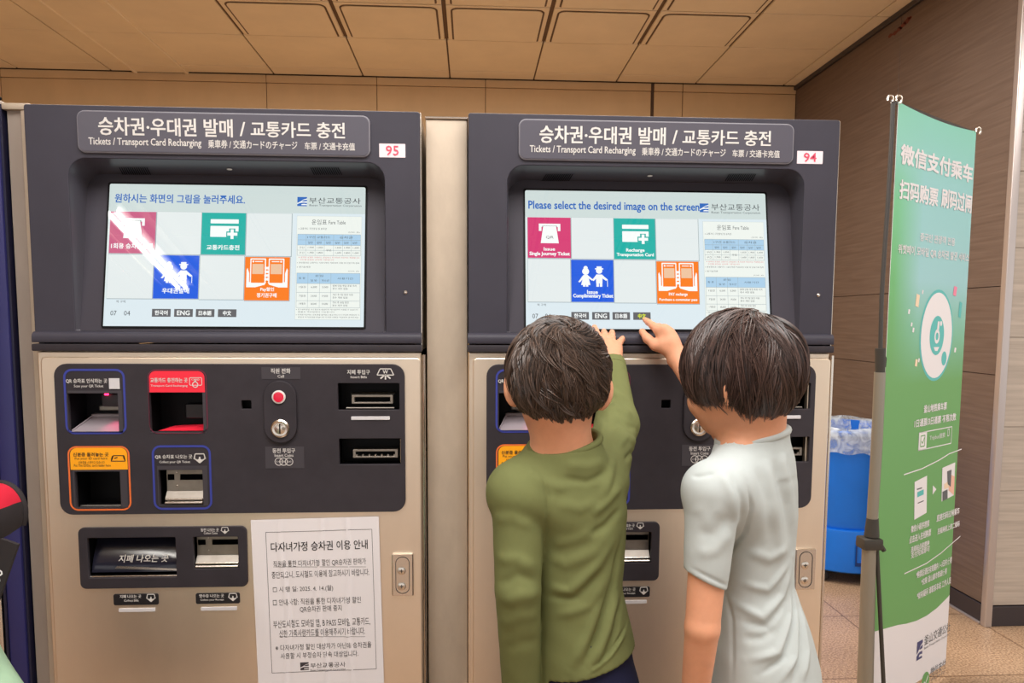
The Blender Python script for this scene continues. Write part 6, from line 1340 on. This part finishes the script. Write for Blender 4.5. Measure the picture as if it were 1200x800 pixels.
# ------------------------------------------------------------------ stroller cut off by the left edge
M_HOOD = mat('black_hood_fabric', (36, 30, 32), 0.8, noise=((60, 60, 60), .1)); M_REDF = mat('red_fabric', (206, 22, 52), 0.7); M_MINT = cloth('mint_blanket', (158, 190, 160)); M_STRAPL = mat('strap_lettering', (230, 230, 230), .7)
def stroller():
    y = -.50; c = P(-44, 640, y)+np.array([0, 0, 0]); t = thing('stroller', 'black stroller hood with red top at the left edge', 'stroller', (c[0], y, 0))
    # hood: thick curved shell with a rolled front edge facing the machines
    e0 = P(22, 600, y+.07)[0]; rx = e0-c[0]; top = P(0, 575, y)[2]; hz = P(0, 618, y)[2]; rz = top-hz
    V = []; F = []; nu, nv = 26, 14
    for lay in (0, 1):
        s = 1-.12*lay
        for j in range(nv+1):
            b = -1.2+2.2*j/nv
            for i in range(nu+1):
                a = math.pi*(i/nu)*1.10-.10*math.pi-(.18*(1-i/nu)**2); wob = 1+.02*math.sin(j*2.1)
                V.append((c[0]+rx*s*math.cos(a)*wob*math.cos(b*.55), y+.09*math.sin(b)+.02, hz+rz*s*math.sin(a)*math.cos(b*.6)))
    k0 = (nu+1)*(nv+1); mi = []
    for lay in (0, 1):
        for j in range(nv):
            for i in range(nu):
                q = [lay*k0+j*(nu+1)+i, lay*k0+j*(nu+1)+i+1, lay*k0+(j+1)*(nu+1)+i+1, lay*k0+(j+1)*(nu+1)+i]; F.append(q if lay else q[::-1]); mi.append(1 if (lay == 0 and 5 < i < 21) else 0)
    rim = [i for i in range(nu+1)]+[(j+1)*(nu+1)-1 for j in range(1, nv+1)]+[nv*(nu+1)+i for i in range(nu-1, -1, -1)]+[j*(nu+1) for j in range(nv-1, 0, -1)]
    for k in range(len(rim)): F.append([rim[k], rim[(k+1) % len(rim)], k0+rim[(k+1) % len(rim)], k0+rim[k]]); mi.append(0)
    obj('hood', V, F, [M_HOOD, M_REDF], t, sm=60, mi=mi)
    for j, rr in ((0, .006), (nv, .006)): q = MB(); q.tube([V[j*(nu+1)+i] for i in range(nu+1)], rr, M_HOOD, 8); q.build('hood_rim', t, sm=60)
    sx = c[0]-.02; zf = .42
    q = MB()
    for s in (-.16, .16): q.tube([(sx-.30, y+s, 1.02), (sx-.20, y+s, .80), (sx+.02, y+s, .45), (sx+.16, y+s, .10)], .011, M_POLED, 10); q.tube([(sx-.02, y+s, .52), (sx-.28, y+s, .10)], .011, M_POLED, 10)
    q.tube([(sx-.30, y-.16, 1.02), (sx-.33, y, 1.04), (sx-.30, y+.16, 1.02)], .014, M_HOOD, 10); q.build('frame', t, sm=60)
    for s in (-.05, .05): q = MB(); q.tube([(sx-.17, y+s*3, .74), (c[0]-.03, y+s*1.6, hz+.0)], .009, M_POLED, 8); q.build('hood_arm', t, sm=60)
    for wx in (-.28, .16):
        for s in (-.18, .18):
            q = MB(); q.lathe((sx+wx, y+s-.014, .085), [(.0001, 0), (.05, 0), (.056, .004), (.078, .002), (.085, .008), (.085, .020), (.078, .026), (.056, .024), (.05, .028), (.0001, .028)], M_RUB, 28, 'y'); q.build('wheel', t, sm=40)
    S = Sdf((sx-.36, y-.2, .36), (sx+.22, y+.2, .98), .006); S.cone((sx-.16, y-.10, .50), (sx-.16, y+.10, .50), .05, .05, .03); S.cone((sx-.02, y-.10, .47), (sx-.02, y+.10, .47), .045, .045, .04)
    for yy in (-.10, 0, .10): S.cone((sx-.18, y+yy, .52), (sx-.24, y+yy, .86), .04, .035, .05); S.cone((sx-.18, y+yy, .50), (sx+.06, y+yy, .47), .04, .035, .05)
    V2, F2 = S.mesh(); obj('seat', V2, F2, M_HOOD, t, sm=80)
    # strap with white lettering
    a, b = P(12, 634, y-.02), P(-14, 708, y-.02); q = MB(); d = (b-a)/np.linalg.norm(b-a); w = np.array([d[2], 0, -d[0]])*.013; th = np.array([0, .003, 0])
    v = [a-w, a+w, b+w, b-w]; v = [p-th for p in v]+[p+th for p in v]; q.add(v, [[0, 1, 2, 3], [7, 6, 5, 4]]+[[k, 4+k, 4+(k+1) % 4, (k+1) % 4] for k in range(4)], M_HOOD); st = q.build('strap', t)
    l = Layer(b-w-th-np.array([0, .0005, 0]), -d, w/np.linalg.norm(w)); l.text('YAZOO', (.01, .006, .058, .020), M_STRAPL, 1, .02); l.build('lettering', st)
    # blanket hanging over the seat
    cb = P(-36, 828, y-.10); S = Sdf((cb[0]-.14, y-.24, cb[2]-.30), (cb[0]+.14, y+.16, cb[2]+.16), .005)
    S.cone(cb+np.array([-.03, 0, .09]), cb+np.array([.035, .02, -.02]), .028, .030, .03); S.cone(cb+np.array([.03, 0, .0]), cb+np.array([.02, 0, -.20]), .032, .035, .03); S.cone(cb+np.array([-.03, .04, .08]), cb+np.array([-.04, .02, -.18]), .035, .04, .04); S.cone(cb+np.array([-.02, .0, .05]), cb+np.array([0, .16, -.2]), .05, .05, .04)
    V3, F3 = S.mesh(); N3 = vnormals(V3, F3); V3 = V3+N3*(.004*np.sin(V3[:, 0]*90+V3[:, 2]*30))[:, None]; o = obj('blanket', V3, F3, M_MINT, None, cb*np.array([1, 1, 0])+np.array([0, 0, V3[:, 2].min()]), 80); tag(o, 'mint green blanket hanging off the stroller at the left edge', 'blanket')
stroller()
